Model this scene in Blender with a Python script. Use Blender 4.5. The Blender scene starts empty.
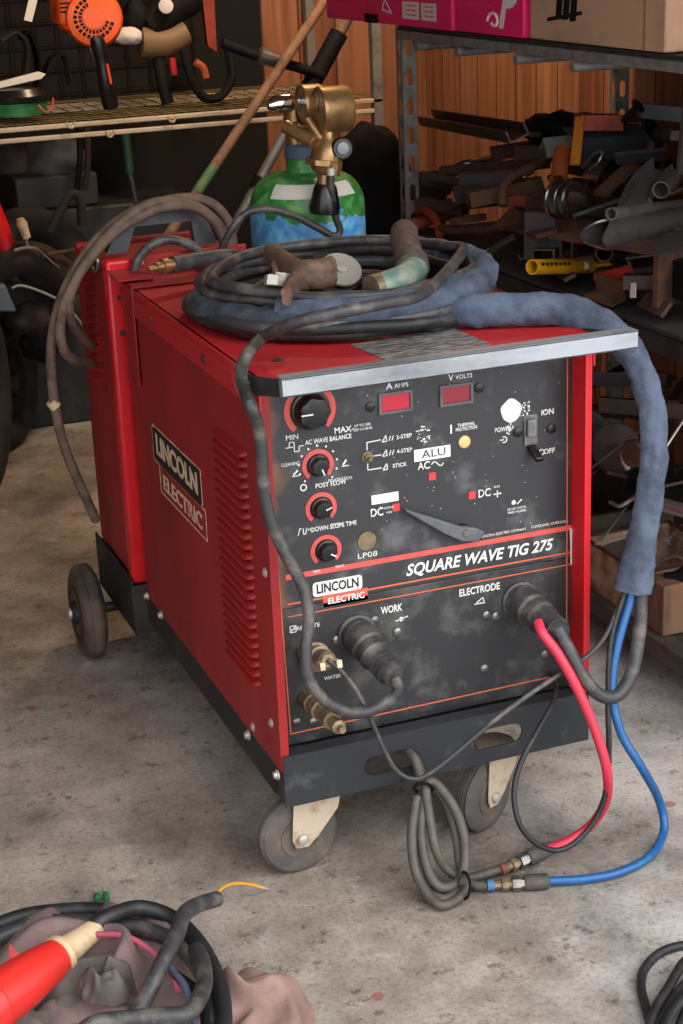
import bpy, bmesh, math, random
from mathutils import Vector, Matrix, noise
random.seed(7)
PI = math.pi
C = bpy.context.scene.collection
V = Vector
# ------------------------------------------------------------------ camera
CF = 1674.455
CP = V((-0.74, -2.308, 1.524)); YAW, PIT, ROL = .356, -.341, -.042
fw = V((math.sin(YAW)*math.cos(PIT), math.cos(YAW)*math.cos(PIT), math.sin(PIT)))
_r = V((math.cos(YAW), -math.sin(YAW), 0)); _u = _r.cross(fw)
cr = _r*math.cos(ROL) + _u*math.sin(ROL); cu = -_r*math.sin(ROL) + _u*math.cos(ROL)
cam = bpy.data.cameras.new('camera'); co = bpy.data.objects.new('camera', cam); C.objects.link(co)
m = Matrix((cr, cu, -fw)).transposed().to_4x4(); m.translation = CP; co.matrix_world = m
cam.sensor_fit = 'VERTICAL'; cam.sensor_height = 36; cam.lens = CF/1024*36
cam.clip_start = .05
bpy.context.scene.camera = co

def at(u, v, ax, val):
    """the point where the sight line measured at (u, v) in the photo meets the plane axis = val"""
    a = 'xyz'.index(ax)
    d = fw + cr*((u-341.5)/CF) - cu*((v-512)/CF)
    return CP + d*((val-CP[a])/d[a])

# ------------------------------------------------------------------ materials
def lin(h):
    h = h.lstrip('#'); o = []
    for i in (0, 2, 4):
        c = int(h[i:i+2], 16)/255
        o.append(c/12.92 if c <= .04045 else ((c+.055)/1.055)**2.4)
    return (*o, 1)

def mat(name, col, rough=.5, metal=0, col2=None, amt=.5, scale=8, bump=0, bscale=60, spec=.5, stretch=None, rvar=0, coat=0):
    m = bpy.data.materials.new(name); m.use_nodes = True
    nt = m.node_tree; N = nt.nodes; L = nt.links
    b = N['Principled BSDF']
    b.inputs['Base Color'].default_value = lin(col); b.inputs['Roughness'].default_value = rough
    b.inputs['Metallic'].default_value = metal; b.inputs['Specular IOR Level'].default_value = spec
    if coat: b.inputs['Coat Weight'].default_value = coat; b.inputs['Coat Roughness'].default_value = .2
    tc = N.new('ShaderNodeTexCoord'); src = tc.outputs['Object']
    if stretch:
        mp = N.new('ShaderNodeMapping'); mp.inputs['Scale'].default_value = stretch; L.new(src, mp.inputs['Vector']); src = mp.outputs['Vector']
    if col2:
        nz = N.new('ShaderNodeTexNoise'); nz.inputs['Scale'].default_value = scale; nz.inputs['Detail'].default_value = 8; nz.inputs['Roughness'].default_value = .65
        L.new(src, nz.inputs['Vector'])
        rp = N.new('ShaderNodeValToRGB'); rp.color_ramp.elements[0].position = max(0, .62-amt*.4); rp.color_ramp.elements[1].position = min(1, .80-amt*.25)
        rp.color_ramp.elements[0].color = lin(col); rp.color_ramp.elements[1].color = lin(col2)
        L.new(nz.outputs['Fac'], rp.inputs['Fac']); L.new(rp.outputs['Color'], b.inputs['Base Color'])
        if rvar:
            mr = N.new('ShaderNodeMapRange'); mr.inputs['From Min'].default_value = .35; mr.inputs['From Max'].default_value = .7
            mr.inputs['To Min'].default_value = rough; mr.inputs['To Max'].default_value = min(1, max(0, rough+rvar))
            L.new(nz.outputs['Fac'], mr.inputs['Value']); L.new(mr.outputs['Result'], b.inputs['Roughness'])
    if bump:
        n2 = N.new('ShaderNodeTexNoise'); n2.inputs['Scale'].default_value = bscale; n2.inputs['Detail'].default_value = 5
        L.new(src, n2.inputs['Vector'])
        bp = N.new('ShaderNodeBump'); bp.inputs['Strength'].default_value = bump; bp.inputs['Distance'].default_value = .004
        L.new(n2.outputs['Fac'], bp.inputs['Height']); L.new(bp.outputs['Normal'], b.inputs['Normal'])
    return m

M = {}
M['red'] = mat('red_paint', '#a11a20', .42, col2='#84191c', amt=.5, scale=5, bump=.08, bscale=30, rvar=.2)
M['red_side'] = mat('red_paint_side', '#9b181d', .48, col2='#7a1719', amt=.6, scale=6, bump=.05, bscale=25, stretch=(1, .6, .25), rvar=.2)
M['red_lid'] = mat('red_paint_scuffed', '#b01d25', .5, col2='#8c6a60', amt=.12, scale=9, bump=.1, bscale=60, rvar=.2)
M['red_bright'] = mat('red_gloss', '#c8161f', .35, col2='#a5141b', amt=.4, scale=4)
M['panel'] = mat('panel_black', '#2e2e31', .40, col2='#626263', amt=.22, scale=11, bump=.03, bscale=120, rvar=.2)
M['panel_low'] = mat('panel_black_low', '#2a2a2c', .46, col2='#575553', amt=.3, scale=18, bump=.05, bscale=120)
M['tray'] = mat('tray_black', '#25272b', .40, col2='#55575a', amt=.14, scale=12, bump=.04, bscale=80, rvar=.2)
M['tray_dull'] = mat('tray_dull', '#1c1b1c', .6, col2='#3b3734', amt=.3, scale=10, bump=.05)
M['white'] = mat('white_ink', '#d9d7d2', .6, col2='#8c8a86', amt=.15, scale=60)
M['white_paint'] = mat('white_paint', '#e9e7e2', .6)
M['orange_ink'] = mat('orange_ink', '#c8613c', .6)
M['salmon'] = mat('salmon_ink', '#d0524a', .55, col2='#a64a44', amt=.25, scale=40)
M['red_ink'] = mat('red_ink', '#c43a38', .55)
M['cream_ink'] = mat('cream_ink', '#d0b79a', .6, col2='#94664f', amt=.3, scale=40)
M['black_ink'] = mat('black_ink', '#141414', .6)
M['knob'] = mat('black_plastic', '#111113', .3, col2='#3a3a3a', amt=.15, scale=50)
M['grey_plastic'] = mat('grey_plastic', '#515358', .5, col2='#6b6b6b', amt=.3, scale=20)
M['display'] = mat('display_red', '#b8162c', .18, coat=.4)
M['display2'] = mat('display_darkred', '#8a1226', .18, coat=.4)
M['lamp'] = mat('amber_lens', '#d9b878', .3)
M['zinc'] = mat('bare_worn_aluminium', '#a9acb2', .42, metal=.55, col2='#74777c', amt=.4, scale=12, stretch=(.3, 1, 1), bump=.05)
M['steel'] = mat('steel', '#858380', .32, metal=.8, col2='#4b4640', amt=.3, scale=14)
M['steel_bright'] = mat('steel_bright', '#b5b3af', .28, metal=.8, col2='#77736d', amt=.3, scale=14)
M['chrome'] = mat('chrome', '#d5d5d5', .15, metal=1)
M['bolt'] = mat('bolt_zinc', '#b9b4aa', .45, metal=.5)
M['brass'] = mat('brass', '#a8845a', .38, metal=.75, col2='#7d5d38', amt=.45, scale=25)
M['brass_dirty'] = mat('brass_dirty', '#8d7a60', .5, metal=.6, col2='#5d5044', amt=.5, scale=40, bump=.1)
M['rust'] = mat('rust', '#5a3320', .85, col2='#2a1d16', amt=.6, scale=18, bump=.2)
M['rust_white'] = mat('rusty_white_paint', '#a6947c', .75, col2='#74401f', amt=.55, scale=20, bump=.2)
M['scrap'] = mat('dark_steel_scrap', '#443c37', .5, metal=.4, col2='#5a3f2e', amt=.5, scale=9, bump=.1)
M['scrap2'] = mat('blue_steel_scrap', '#4a4d51', .42, metal=.5, col2='#54402f', amt=.4, scale=9, bump=.1)
M['scrap3'] = mat('brown_scrap', '#5e3d29', .75, col2='#31231b', amt=.5, scale=12, bump=.15)
M['rubber'] = mat('black_rubber', '#1b1b1c', .55, col2='#39373a', amt=.3, scale=20)
M['rubber_dusty'] = mat('dusty_black_rubber', '#343335', .5, col2='#6a635c', amt=.35, scale=24, bump=.05)
M['cable_brown'] = mat('dusty_brown_cable', '#6b5648', .75, col2='#3e342e', amt=.45, scale=30, bump=.1)
M['cable_grey'] = mat('grey_hose', '#4f4942', .6, col2='#37322d', amt=.45, scale=30, bump=.1)
M['silver_cable'] = mat('grey_pvc_cable', '#8c8a85', .5)
M['tyre'] = mat('tyre_grey', '#4b4845', .8, col2='#6c6157', amt=.4, scale=18, bump=.1)
M['tyre_brown'] = mat('tyre_dusty', '#625448', .85, col2='#3a332e', amt=.5, scale=14, bump=.1)
M['tyre_black'] = mat('tyre_black', '#171615', .8, col2='#2a251f', amt=.4, scale=14, bump=.15)
M['caster_cream'] = mat('caster_paint', '#b7a58e', .7, col2='#7b604a', amt=.3, scale=26, bump=.15)
M['denim'] = mat('denim', '#525d70', .9, col2='#303846', amt=.5, scale=16, bump=.35, bscale=220)
M['denim_dark'] = mat('denim_dark', '#3b424e', .9, col2='#23272f', amt=.5, scale=16, bump=.35, bscale=220)
M['hose_red'] = mat('red_hose', '#c92f47', .45, col2='#a83a48', amt=.3, scale=30)
M['hose_blue'] = mat('blue_hose', '#14528a', .42, col2='#3a6f93', amt=.2, scale=30)
M['teal'] = mat('pale_green_sleeve', '#587468', .45, col2='#8d8f7c', amt=.4, scale=30, bump=.1)
M['holder_brown'] = mat('ribbed_brown_rubber', '#4a3a33', .7, col2='#6e5c50', amt=.4, scale=60, bump=.2)
M['clamp'] = mat('rusty_clamp', '#75594b', .7, metal=.3, col2='#4b3a31', amt=.5, scale=26, bump=.25)
M['yellow'] = mat('yellow_paint', '#d39a12', .5, col2='#8f6a1c', amt=.2, scale=22)
M['orange'] = mat('orange_plastic', '#e2560f', .4)
M['orange_dull'] = mat('orange_paint_worn', '#9a4718', .65, col2='#4c2a15', amt=.4, scale=24)
M['red_worn'] = mat('red_paint_rusty', '#82382c', .7, col2='#54261b', amt=.4, scale=26, bump=.1)
M['redorange'] = mat('red_oxide', '#8f3320', .6, col2='#5a2415', amt=.4, scale=20)
M['pink'] = mat('pink_card', '#dc1c60', .5, col2='#c3164f', amt=.3, scale=5)
M['card'] = mat('brown_card', '#ab876c', .85, col2='#97755c', amt=.4, scale=6)
M['rack'] = mat('galvanised_rack', '#7d7a76', .55, metal=.3, col2='#55524f', amt=.4, scale=30)
M['rack_dark'] = mat('dark_rack_rail', '#383634', .6, metal=.3, col2='#241f1c', amt=.5, scale=20, bump=.1)
M['board'] = mat('shelf_board', '#3d3833', .85, col2='#25211e', amt=.5, scale=9)
M['rail'] = mat('bare_wood_rail', '#b3a490', .6, col2='#7b6850', amt=.35, scale=12, stretch=(.3, 2, 2))
M['mesh'] = mat('brass_wire_mesh', '#7d6a42', .6, metal=.3)
M['black'] = mat('matt_black', '#0b0b0c', .75, spec=.2)
M['dark_brown'] = mat('mottled_dark_brown', '#1c1511', .85, col2='#2b1d15', amt=.5, scale=14)  # plain dark brown with a slightly lighter mottle
M['green'] = mat('green_paint', '#1b6a34', .55, col2='#114526', amt=.4, scale=20)
M['wood'] = mat('weathered_wood', '#7a5a45', .8, col2='#4c382c', amt=.45, scale=22, stretch=(1, 1, .2))
M['alu_grey'] = mat('grey_tube', '#7b7b7f', .45, metal=.4, col2='#4a4a4c', amt=.3, scale=14)
M['redplug'] = mat('red_plug', '#cf2c26', .38, col2='#b0302a', amt=.25, scale=12)
M['cream'] = mat('cream_plastic', '#c8b08e', .55, col2='#8f7355', amt=.35, scale=30)
M['cloth'] = mat('mauve_cloth', '#7d6663', .95, col2='#5d4c4b', amt=.5, scale=9, bump=.25, bscale=160)
M['cloth_grey'] = mat('grey_cloth', '#5d5652', .95, col2='#3d3836', amt=.5, scale=9, bump=.25, bscale=160)
M['cloth_pink'] = mat('dusty_pink_cloth', '#96786e', .95, col2='#6f564f', amt=.5, scale=9, bump=.25, bscale=160)
M['piping'] = mat('pink_trim', '#a84a5c', .9)
M['yellow_wire'] = mat('yellow_wire', '#e09a25', .5)
M['bin'] = mat('dirty_sheet', '#4d433a', .8, col2='#322b26', amt=.5, scale=12)
M['grey_sheet'] = mat('grey_sheet', '#55504b', .6, metal=.3, col2='#3a3531', amt=.4, scale=10)
M['paper'] = mat('paper', '#cfc9bf', .9)
M['skin_tan'] = mat('tan_plastic', '#6f5638', .6)
M['rating'] = mat('worn_rating_plate', '#4b4a48', .6, col2='#a09c94', amt=.5, scale=40, stretch=(1, 3, 1))
M['glass'] = mat('gauge_face', '#8a6a4a', .15, coat=.5)

def edge_patch(m, axis_lo, col, amt):
    """a brown patch mixed into the colour along one edge of a painted sheet"""
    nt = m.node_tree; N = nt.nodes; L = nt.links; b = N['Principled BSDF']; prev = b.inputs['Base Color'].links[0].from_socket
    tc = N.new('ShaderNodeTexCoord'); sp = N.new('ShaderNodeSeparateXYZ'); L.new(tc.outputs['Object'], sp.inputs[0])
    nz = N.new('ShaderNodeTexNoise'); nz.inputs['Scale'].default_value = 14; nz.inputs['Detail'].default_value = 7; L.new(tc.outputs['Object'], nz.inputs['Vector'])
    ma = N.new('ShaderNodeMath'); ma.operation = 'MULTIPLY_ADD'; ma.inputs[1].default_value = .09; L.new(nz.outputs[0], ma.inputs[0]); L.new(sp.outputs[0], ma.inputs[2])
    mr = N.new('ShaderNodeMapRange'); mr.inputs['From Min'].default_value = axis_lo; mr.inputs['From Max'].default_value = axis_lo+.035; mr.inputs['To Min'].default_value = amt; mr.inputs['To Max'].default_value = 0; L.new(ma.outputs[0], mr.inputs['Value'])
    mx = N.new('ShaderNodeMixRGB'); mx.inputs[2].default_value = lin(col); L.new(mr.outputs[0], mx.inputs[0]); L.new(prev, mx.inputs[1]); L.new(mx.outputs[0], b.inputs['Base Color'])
edge_patch(M['panel'], -.225, '#8a5f42', .8)  # brown over the panel colour along its low-x edge
def mat_boards(name, axis, dark=1.0):
    m = bpy.data.materials.new(name); m.use_nodes = True
    nt = m.node_tree; N = nt.nodes; L = nt.links; b = N['Principled BSDF']
    tc = N.new('ShaderNodeTexCoord'); sp = N.new('ShaderNodeSeparateXYZ'); L.new(tc.outputs['Object'], sp.inputs[0])
    mul = N.new('ShaderNodeMath'); mul.operation = 'MULTIPLY'; mul.inputs[1].default_value = 7.5; L.new(sp.outputs[axis], mul.inputs[0])
    fl = N.new('ShaderNodeMath'); fl.operation = 'FLOOR'; L.new(mul.outputs[0], fl.inputs[0])
    fr = N.new('ShaderNodeMath'); fr.operation = 'FRACT'; L.new(mul.outputs[0], fr.inputs[0])
    wn = N.new('ShaderNodeTexWhiteNoise'); wn.noise_dimensions = '1D'; L.new(fl.outputs[0], wn.inputs['W'])
    rp = N.new('ShaderNodeValToRGB'); e = rp.color_ramp.elements
    e[0].color = lin('#8f5638'); e[1].color = lin('#b67c57'); L.new(wn.outputs['Value'], rp.inputs['Fac'])
    gr = N.new('ShaderNodeTexNoise'); gr.inputs['Scale'].default_value = 3; gr.inputs['Detail'].default_value = 8
    mp = N.new('ShaderNodeMapping'); mp.inputs['Scale'].default_value = (12, 12, .7); L.new(tc.outputs['Object'], mp.inputs[0]); L.new(mp.outputs[0], gr.inputs['Vector'])
    mx = N.new('ShaderNodeMixRGB'); mx.blend_type = 'MULTIPLY'; mx.inputs[0].default_value = .75
    L.new(rp.outputs['Color'], mx.inputs[1]); g2 = N.new('ShaderNodeValToRGB'); g2.color_ramp.elements[0].color = (.35, .3, .28, 1); g2.color_ramp.elements[1].color = (1, 1, 1, 1)
    g2.color_ramp.elements[0].position = .3; g2.color_ramp.elements[1].position = .65
    L.new(gr.outputs['Fac'], g2.inputs['Fac']); L.new(g2.outputs['Color'], mx.inputs[2])
    gap = N.new('ShaderNodeMath'); gap.operation = 'GREATER_THAN'; gap.inputs[1].default_value = .045; L.new(fr.outputs[0], gap.inputs[0])
    m2 = N.new('ShaderNodeMixRGB'); L.new(gap.outputs[0], m2.inputs[0]); m2.inputs[1].default_value = lin('#3a2013'); L.new(mx.outputs[0], m2.inputs[2])
    L.new(m2.outputs[0], b.inputs['Base Color']); b.inputs['Roughness'].default_value = .6
    return m

def mat_floor():
    m = bpy.data.materials.new('stained_concrete'); m.use_nodes = True
    nt = m.node_tree; N = nt.nodes; L = nt.links; b = N['Principled BSDF']
    tc = N.new('ShaderNodeTexCoord')
    def nz(s, d, r=.6):
        n = N.new('ShaderNodeTexNoise'); n.inputs['Scale'].default_value = s; n.inputs['Detail'].default_value = d; n.inputs['Roughness'].default_value = r
        L.new(tc.outputs['Object'], n.inputs['Vector']); return n
    def ramp(n, stops):
        r = N.new('ShaderNodeValToRGB'); r.color_ramp.elements[0].position = stops[0][0]; r.color_ramp.elements[0].color = stops[0][1]
        r.color_ramp.elements[1].position = stops[-1][0]; r.color_ramp.elements[1].color = stops[-1][1]
        for p, c in stops[1:-1]:
            e = r.color_ramp.elements.new(p); e.color = c
        L.new(n.outputs[0], r.inputs['Fac']); return r
    base = ramp(nz(2.6, 12, .66), [(.32, lin('#67635f')), (.47, lin('#a09d99')), (.63, lin('#c6c4c2'))])
    wn_ = nz(1.6, 5); wx = N.new('ShaderNodeSeparateXYZ'); L.new(tc.outputs['Object'], wx.inputs[0])
    wa = N.new('ShaderNodeMath'); wa.operation = 'MULTIPLY_ADD'; wa.inputs[1].default_value = -.45; L.new(wx.outputs[0], wa.inputs[0]); L.new(wn_.outputs[0], wa.inputs[2])
    warm = ramp(wa, [(.35, (1, 1, 1, 1)), (.8, (.80, .70, .62, 1))])
    mx = N.new('ShaderNodeMixRGB'); mx.blend_type = 'MULTIPLY'; mx.inputs[0].default_value = 1; L.new(base.outputs[0], mx.inputs[1]); L.new(warm.outputs[0], mx.inputs[2])
    st = ramp(nz(2.1, 7, .72), [(.52, (1, 1, 1, 1)), (.68, (.42, .38, .35, 1))])
    m2 = N.new('ShaderNodeMixRGB'); m2.blend_type = 'MULTIPLY'; m2.inputs[0].default_value = .75; L.new(mx.outputs[0], m2.inputs[1]); L.new(st.outputs[0], m2.inputs[2])
    fine = ramp(nz(120, 7, .75), [(.34, (.52, .50, .48, 1)), (.5, (1, 1, 1, 1)), (.7, (1.15, 1.15, 1.15, 1))])
    m3 = N.new('ShaderNodeMixRGB'); m3.blend_type = 'MULTIPLY'; m3.inputs[0].default_value = .8; L.new(m2.outputs[0], m3.inputs[1]); L.new(fine.outputs[0], m3.inputs[2])
    sc = ramp(nz(11, 8, .75), [(.60, (0, 0, 0, 1)), (.70, (1, 1, 1, 1))])
    m4 = N.new('ShaderNodeMixRGB'); m4.inputs[2].default_value = lin('#c9c6c0'); L.new(m3.outputs[0], m4.inputs[1])
    f = N.new('ShaderNodeMath'); f.operation = 'MULTIPLY'; f.inputs[1].default_value = .45; L.new(sc.outputs[0], f.inputs[0]); L.new(f.outputs[0], m4.inputs[0])
    # oil puddle stains with a place of their own
    prev = m4
    grit = ramp(nz(26, 9, .8), [(.385, (.30, .27, .25, 1)), (.43, (1, 1, 1, 1)), (.60, (1, 1, 1, 1)), (.68, (1.3, 1.29, 1.27, 1))])
    mg = N.new('ShaderNodeMixRGB'); mg.blend_type = 'MULTIPLY'; mg.inputs[0].default_value = .7; L.new(m4.outputs[0], mg.inputs[1]); L.new(grit.outputs[0], mg.inputs[2]); prev = mg
    for (x, y, r0, s) in OIL:
        sub = N.new('ShaderNodeVectorMath'); sub.operation = 'SUBTRACT'; sub.inputs[1].default_value = (x, y, 0); L.new(tc.outputs['Object'], sub.inputs[0])
        ln = N.new('ShaderNodeVectorMath'); ln.operation = 'LENGTH'; L.new(sub.outputs[0], ln.inputs[0])
        wob = nz(9, 6, .65); ad = N.new('ShaderNodeMath'); ad.operation = 'MULTIPLY_ADD'; ad.inputs[1].default_value = r0*1.6; L.new(wob.outputs[0], ad.inputs[0]); L.new(ln.outputs['Value'], ad.inputs[2])
        mr = N.new('ShaderNodeMapRange'); mr.inputs['From Min'].default_value = r0*1.5; mr.inputs['From Max'].default_value = r0*1.9; mr.inputs['To Min'].default_value = s; mr.inputs['To Max'].default_value = 0
        L.new(ad.outputs[0], mr.inputs['Value'])
        mm = N.new('ShaderNodeMixRGB'); mm.inputs[2].default_value = lin('#3a322d'); L.new(mr.outputs[0], mm.inputs[0]); L.new(prev.outputs[0], mm.inputs[1]); prev = mm
    # red paint drips
    vo = N.new('ShaderNodeTexVoronoi'); vo.inputs['Scale'].default_value = 7; L.new(tc.outputs['Object'], vo.inputs['Vector'])
    dn = nz(60, 3); da = N.new('ShaderNodeMath'); da.operation = 'MULTIPLY_ADD'; da.inputs[1].default_value = .12; L.new(dn.outputs[0], da.inputs[0]); L.new(vo.outputs['Distance'], da.inputs[2])
    lt = N.new('ShaderNodeMath'); lt.operation = 'LESS_THAN'; lt.inputs[1].default_value = .15; L.new(da.outputs[0], lt.inputs[0])
    sp2 = N.new('ShaderNodeSeparateXYZ'); L.new(vo.outputs['Color'], sp2.inputs[0])
    pick = N.new('ShaderNodeMath'); pick.operation = 'GREATER_THAN'; pick.inputs[1].default_value = .62; L.new(sp2.outputs[0], pick.inputs[0])
    an = N.new('ShaderNodeMath'); an.operation = 'MULTIPLY'; L.new(lt.outputs[0], an.inputs[0]); L.new(pick.outputs[0], an.inputs[1])
    an2 = N.new('ShaderNodeMath'); an2.operation = 'MULTIPLY'; an2.inputs[1].default_value = .6; L.new(an.outputs[0], an2.inputs[0])
    m5 = N.new('ShaderNodeMixRGB'); m5.inputs[2].default_value = lin('#8f3438'); L.new(an2.outputs[0], m5.inputs[0]); L.new(prev.outputs[0], m5.inputs[1])
    L.new(m5.outputs[0], b.inputs['Base Color']); b.inputs['Roughness'].default_value = .8; b.inputs['Specular IOR Level'].default_value = .35
    bp = N.new('ShaderNodeBump'); bp.inputs['Strength'].default_value = .25; bp.inputs['Distance'].default_value = .004
    hn = nz(45, 8, .7); L.new(hn.outputs[0], bp.inputs['Height']); L.new(bp.outputs[0], b.inputs['Normal'])
    return m

# ------------------------------------------------------------------ mesh helpers
def smooth_path(pts, k=6, closed=False):
    P = [V(p) for p in pts]; n = len(P); out = []
    if n < 3 and not closed: return P
    rng = n if closed else n-1
    for i in range(rng):
        if closed: a, b, c, d = P[(i-1) % n], P[i], P[(i+1) % n], P[(i+2) % n]
        else: a, b, c, d = P[max(i-1, 0)], P[i], P[i+1], P[min(i+2, n-1)]
        for j in range(k):
            t = j/k
            out.append(.5*((2*b) + (c-a)*t + (2*a-5*b+4*c-d)*t*t + (-a+3*b-3*c+d)*t**3))
    if not closed: out.append(P[-1])
    return out

class MB:
    def __init__(s): s.bm = bmesh.new()
    def box(s, lo, hi, M4=None):
        x0, y0, z0 = lo; x1, y1, z1 = hi
        vs = [V((x, y, z)) for x in (x0, x1) for y in (y0, y1) for z in (z0, z1)]
        if M4: vs = [M4 @ v for v in vs]
        v = [s.bm.verts.new(p) for p in vs]
        for f in ((0, 1, 3, 2), (4, 6, 7, 5), (0, 4, 5, 1), (2, 3, 7, 6), (0, 2, 6, 4), (1, 5, 7, 3)):
            s.bm.faces.new([v[i] for i in f])
        return s
    def ring(s, c, ax, r, n, up=None, sx=1):
        ax = V(ax).normalized()
        u = V(up) if up else (V((0, 0, 1)) if abs(ax.z) < .9 else V((1, 0, 0)))
        a = u.cross(ax).normalized(); b = ax.cross(a)
        return [s.bm.verts.new(c + a*math.cos(2*PI*i/n)*r*sx + b*math.sin(2*PI*i/n)*r) for i in range(n)]
    def bridge(s, A, B):
        n = len(A)
        for i in range(n): s.bm.faces.new((A[i], A[(i+1) % n], B[(i+1) % n], B[i]))
    def lathe(s, prof, o, ax, n=24, caps=True, up=None):
        """prof: (distance along the axis, radius)"""
        o = V(o); ax = V(ax).normalized()
        rs = [s.ring(o+ax*h, ax, max(r, 1e-5), n, up) for h, r in prof]
        for a, b in zip(rs, rs[1:]): s.bridge(a, b)
        if caps:
            s.bm.faces.new(rs[0][::-1]); s.bm.faces.new(rs[-1])
        return s
    def cyl(s, p0, p1, r0, r1=None, n=20):
        p0, p1 = V(p0), V(p1)
        return s.lathe([(0, r0), ((p1-p0).length, r0 if r1 is None else r1)], p0, p1-p0, n)
    def pipe(s, p0, p1, r, w, n=20):
        p0, p1 = V(p0), V(p1); L = (p1-p0).length
        rs = [s.ring(p0+(p1-p0).normalized()*h, p1-p0, q, n) for h, q in ((0, r-w), (0, r), (L, r), (L, r-w))]
        for i in range(4): s.bridge(rs[i], rs[(i+1) % 4])
        return s
    def tube(s, pts, r, n=10, k=6, closed=False, raw=False, caps=True):
        P = pts if raw else smooth_path(pts, k, closed)
        P = [V(p) for p in P]; N = len(P); rings = []; prev = None
        for i in range(N):
            t = (P[(i+1) % N]-P[i-1]) if closed else (P[min(i+1, N-1)]-P[max(i-1, 0)])
            if t.length < 1e-9: t = V((0, 0, 1))
            t.normalize()
            if prev is None:
                prev = (V((0, 0, 1)) if abs(t.z) < .9 else V((1, 0, 0)))
            a = (prev - t*prev.dot(t))
            if a.length < 1e-6: a = V((1, 0, 0)) - t*t.x
            a.normalize(); b = t.cross(a); prev = a
            rr = r(i/max(N-1, 1)) if callable(r) else r
            ring = []
            for j in range(n):
                ang = 2*PI*j/n
                q = rr(ang) if callable(rr) else rr
                ring.append(s.bm.verts.new(P[i] + a*math.cos(ang)*q + b*math.sin(ang)*q))
            rings.append(ring)
        for i in range(N-1 + (1 if closed else 0)): s.bridge(rings[i], rings[(i+1) % N])
        if not closed and caps:
            s.bm.faces.new(rings[0][::-1]); s.bm.faces.new(rings[-1])
        return s
    def sweep(s, poly, p0, p1, up=(0, 0, 1), roll=0):
        """closed 2-D outline swept straight from p0 to p1"""
        p0, p1 = V(p0), V(p1); t = (p1-p0).normalized(); u = V(up)
        if abs(u.dot(t)) > .97: u = V((1, 0, 0))
        a = u.cross(t).normalized(); b = t.cross(a)
        a, b = a*math.cos(roll)+b*math.sin(roll), b*math.cos(roll)-a*math.sin(roll)
        A = [s.bm.verts.new(p0+a*x+b*y) for x, y in poly]; B = [s.bm.verts.new(p1+a*x+b*y) for x, y in poly]
        s.bridge(A, B); s.bm.faces.new(A[::-1]); s.bm.faces.new(B)
        return s
    def prism(s, pts3, d):
        d = V(d); A = [s.bm.verts.new(V(p)) for p in pts3]; B = [s.bm.verts.new(V(p)+d) for p in pts3]
        s.bridge(A, B); s.bm.faces.new(A[::-1]); s.bm.faces.new(B)
        return s
    def torus(s, c, ax, R, r, n=40, k=10):
        ax = V(ax).normalized(); u = V((0, 0, 1)) if abs(ax.z) < .9 else V((1, 0, 0)); a = u.cross(ax).normalized(); b = ax.cross(a)
        return s.tube([V(c)+a*math.cos(2*PI*i/n)*R+b*math.sin(2*PI*i/n)*R for i in range(n)], r, k, closed=True, raw=True)
    def blob(s, c, r, sc=(1, 1, 1), n=14, jit=0, seed=0):
        c = V(c); rs = []
        for i in range(1, n):
            th = PI*i/n; ring = []
            for j in range(2*n):
                ph = PI*j/n; d = V((math.sin(th)*math.cos(ph)*sc[0], math.sin(th)*math.sin(ph)*sc[1], math.cos(th)*sc[2]))
                q = 1 + (noise.noise(d*2.3+V((seed, seed*.7, 0)))*jit if jit else 0)
                ring.append(s.bm.verts.new(c+d*r*q))
            rs.append(ring)
        for a, b in zip(rs, rs[1:]): s.bridge(a, b)
        s.bm.faces.new(rs[0][::-1]); s.bm.faces.new(rs[-1])
        return s
    def mesh(s, me, M4):
        b = len(s.bm.verts); vs = [s.bm.verts.new(M4 @ v.co) for v in me.vertices]
        for p in me.polygons:
            try: s.bm.faces.new([vs[i] for i in p.vertices])
            except ValueError: pass
        return s
    def build(s, name, m, parent=None, bev=0, ang=38, seg=2, smooth=True):
        bmesh.ops.recalc_face_normals(s.bm, faces=s.bm.faces)
        if parent is not None:
            org = base_of(parent)
        else:
            xs = [v.co for v in s.bm.verts]
            org = V(((min(v.x for v in xs)+max(v.x for v in xs))/2, (min(v.y for v in xs)+max(v.y for v in xs))/2, min(v.z for v in xs)))
        bmesh.ops.translate(s.bm, verts=s.bm.verts, vec=-org)
        me = bpy.data.meshes.new(name); s.bm.to_mesh(me); s.bm.free()
        me.materials.append(m)
        if smooth:
            me.polygons.foreach_set('use_smooth', [True]*len(me.polygons)); me.set_sharp_from_angle(angle=math.radians(ang))
        o = bpy.data.objects.new(name, me); C.objects.link(o)
        if parent is not None: o.parent = parent
        else: o.location = org
        if bev:
            md = o.modifiers.new('edge', 'BEVEL'); md.width = bev; md.segments = seg; md.limit_method = 'ANGLE'; md.angle_limit = math.radians(40)
        return o

def base_of(o):
    p = V((0, 0, 0))
    while o is not None:
        p = p + o.location; o = o.parent
    return p

def T(name, label, cat, loc, group=None):
    o = bpy.data.objects.new(name, None); C.objects.link(o); o.location = loc; o.empty_display_size = .1
    o['label'] = label; o['category'] = cat
    if group: o['group'] = group
    return o
def tag(o, label, cat, group=None, kind=None):
    o['label'] = label; o['category'] = cat
    if group: o['group'] = group
    if kind: o['kind'] = kind
    return o
def struct(o): o['kind'] = 'structure'; return o

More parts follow.
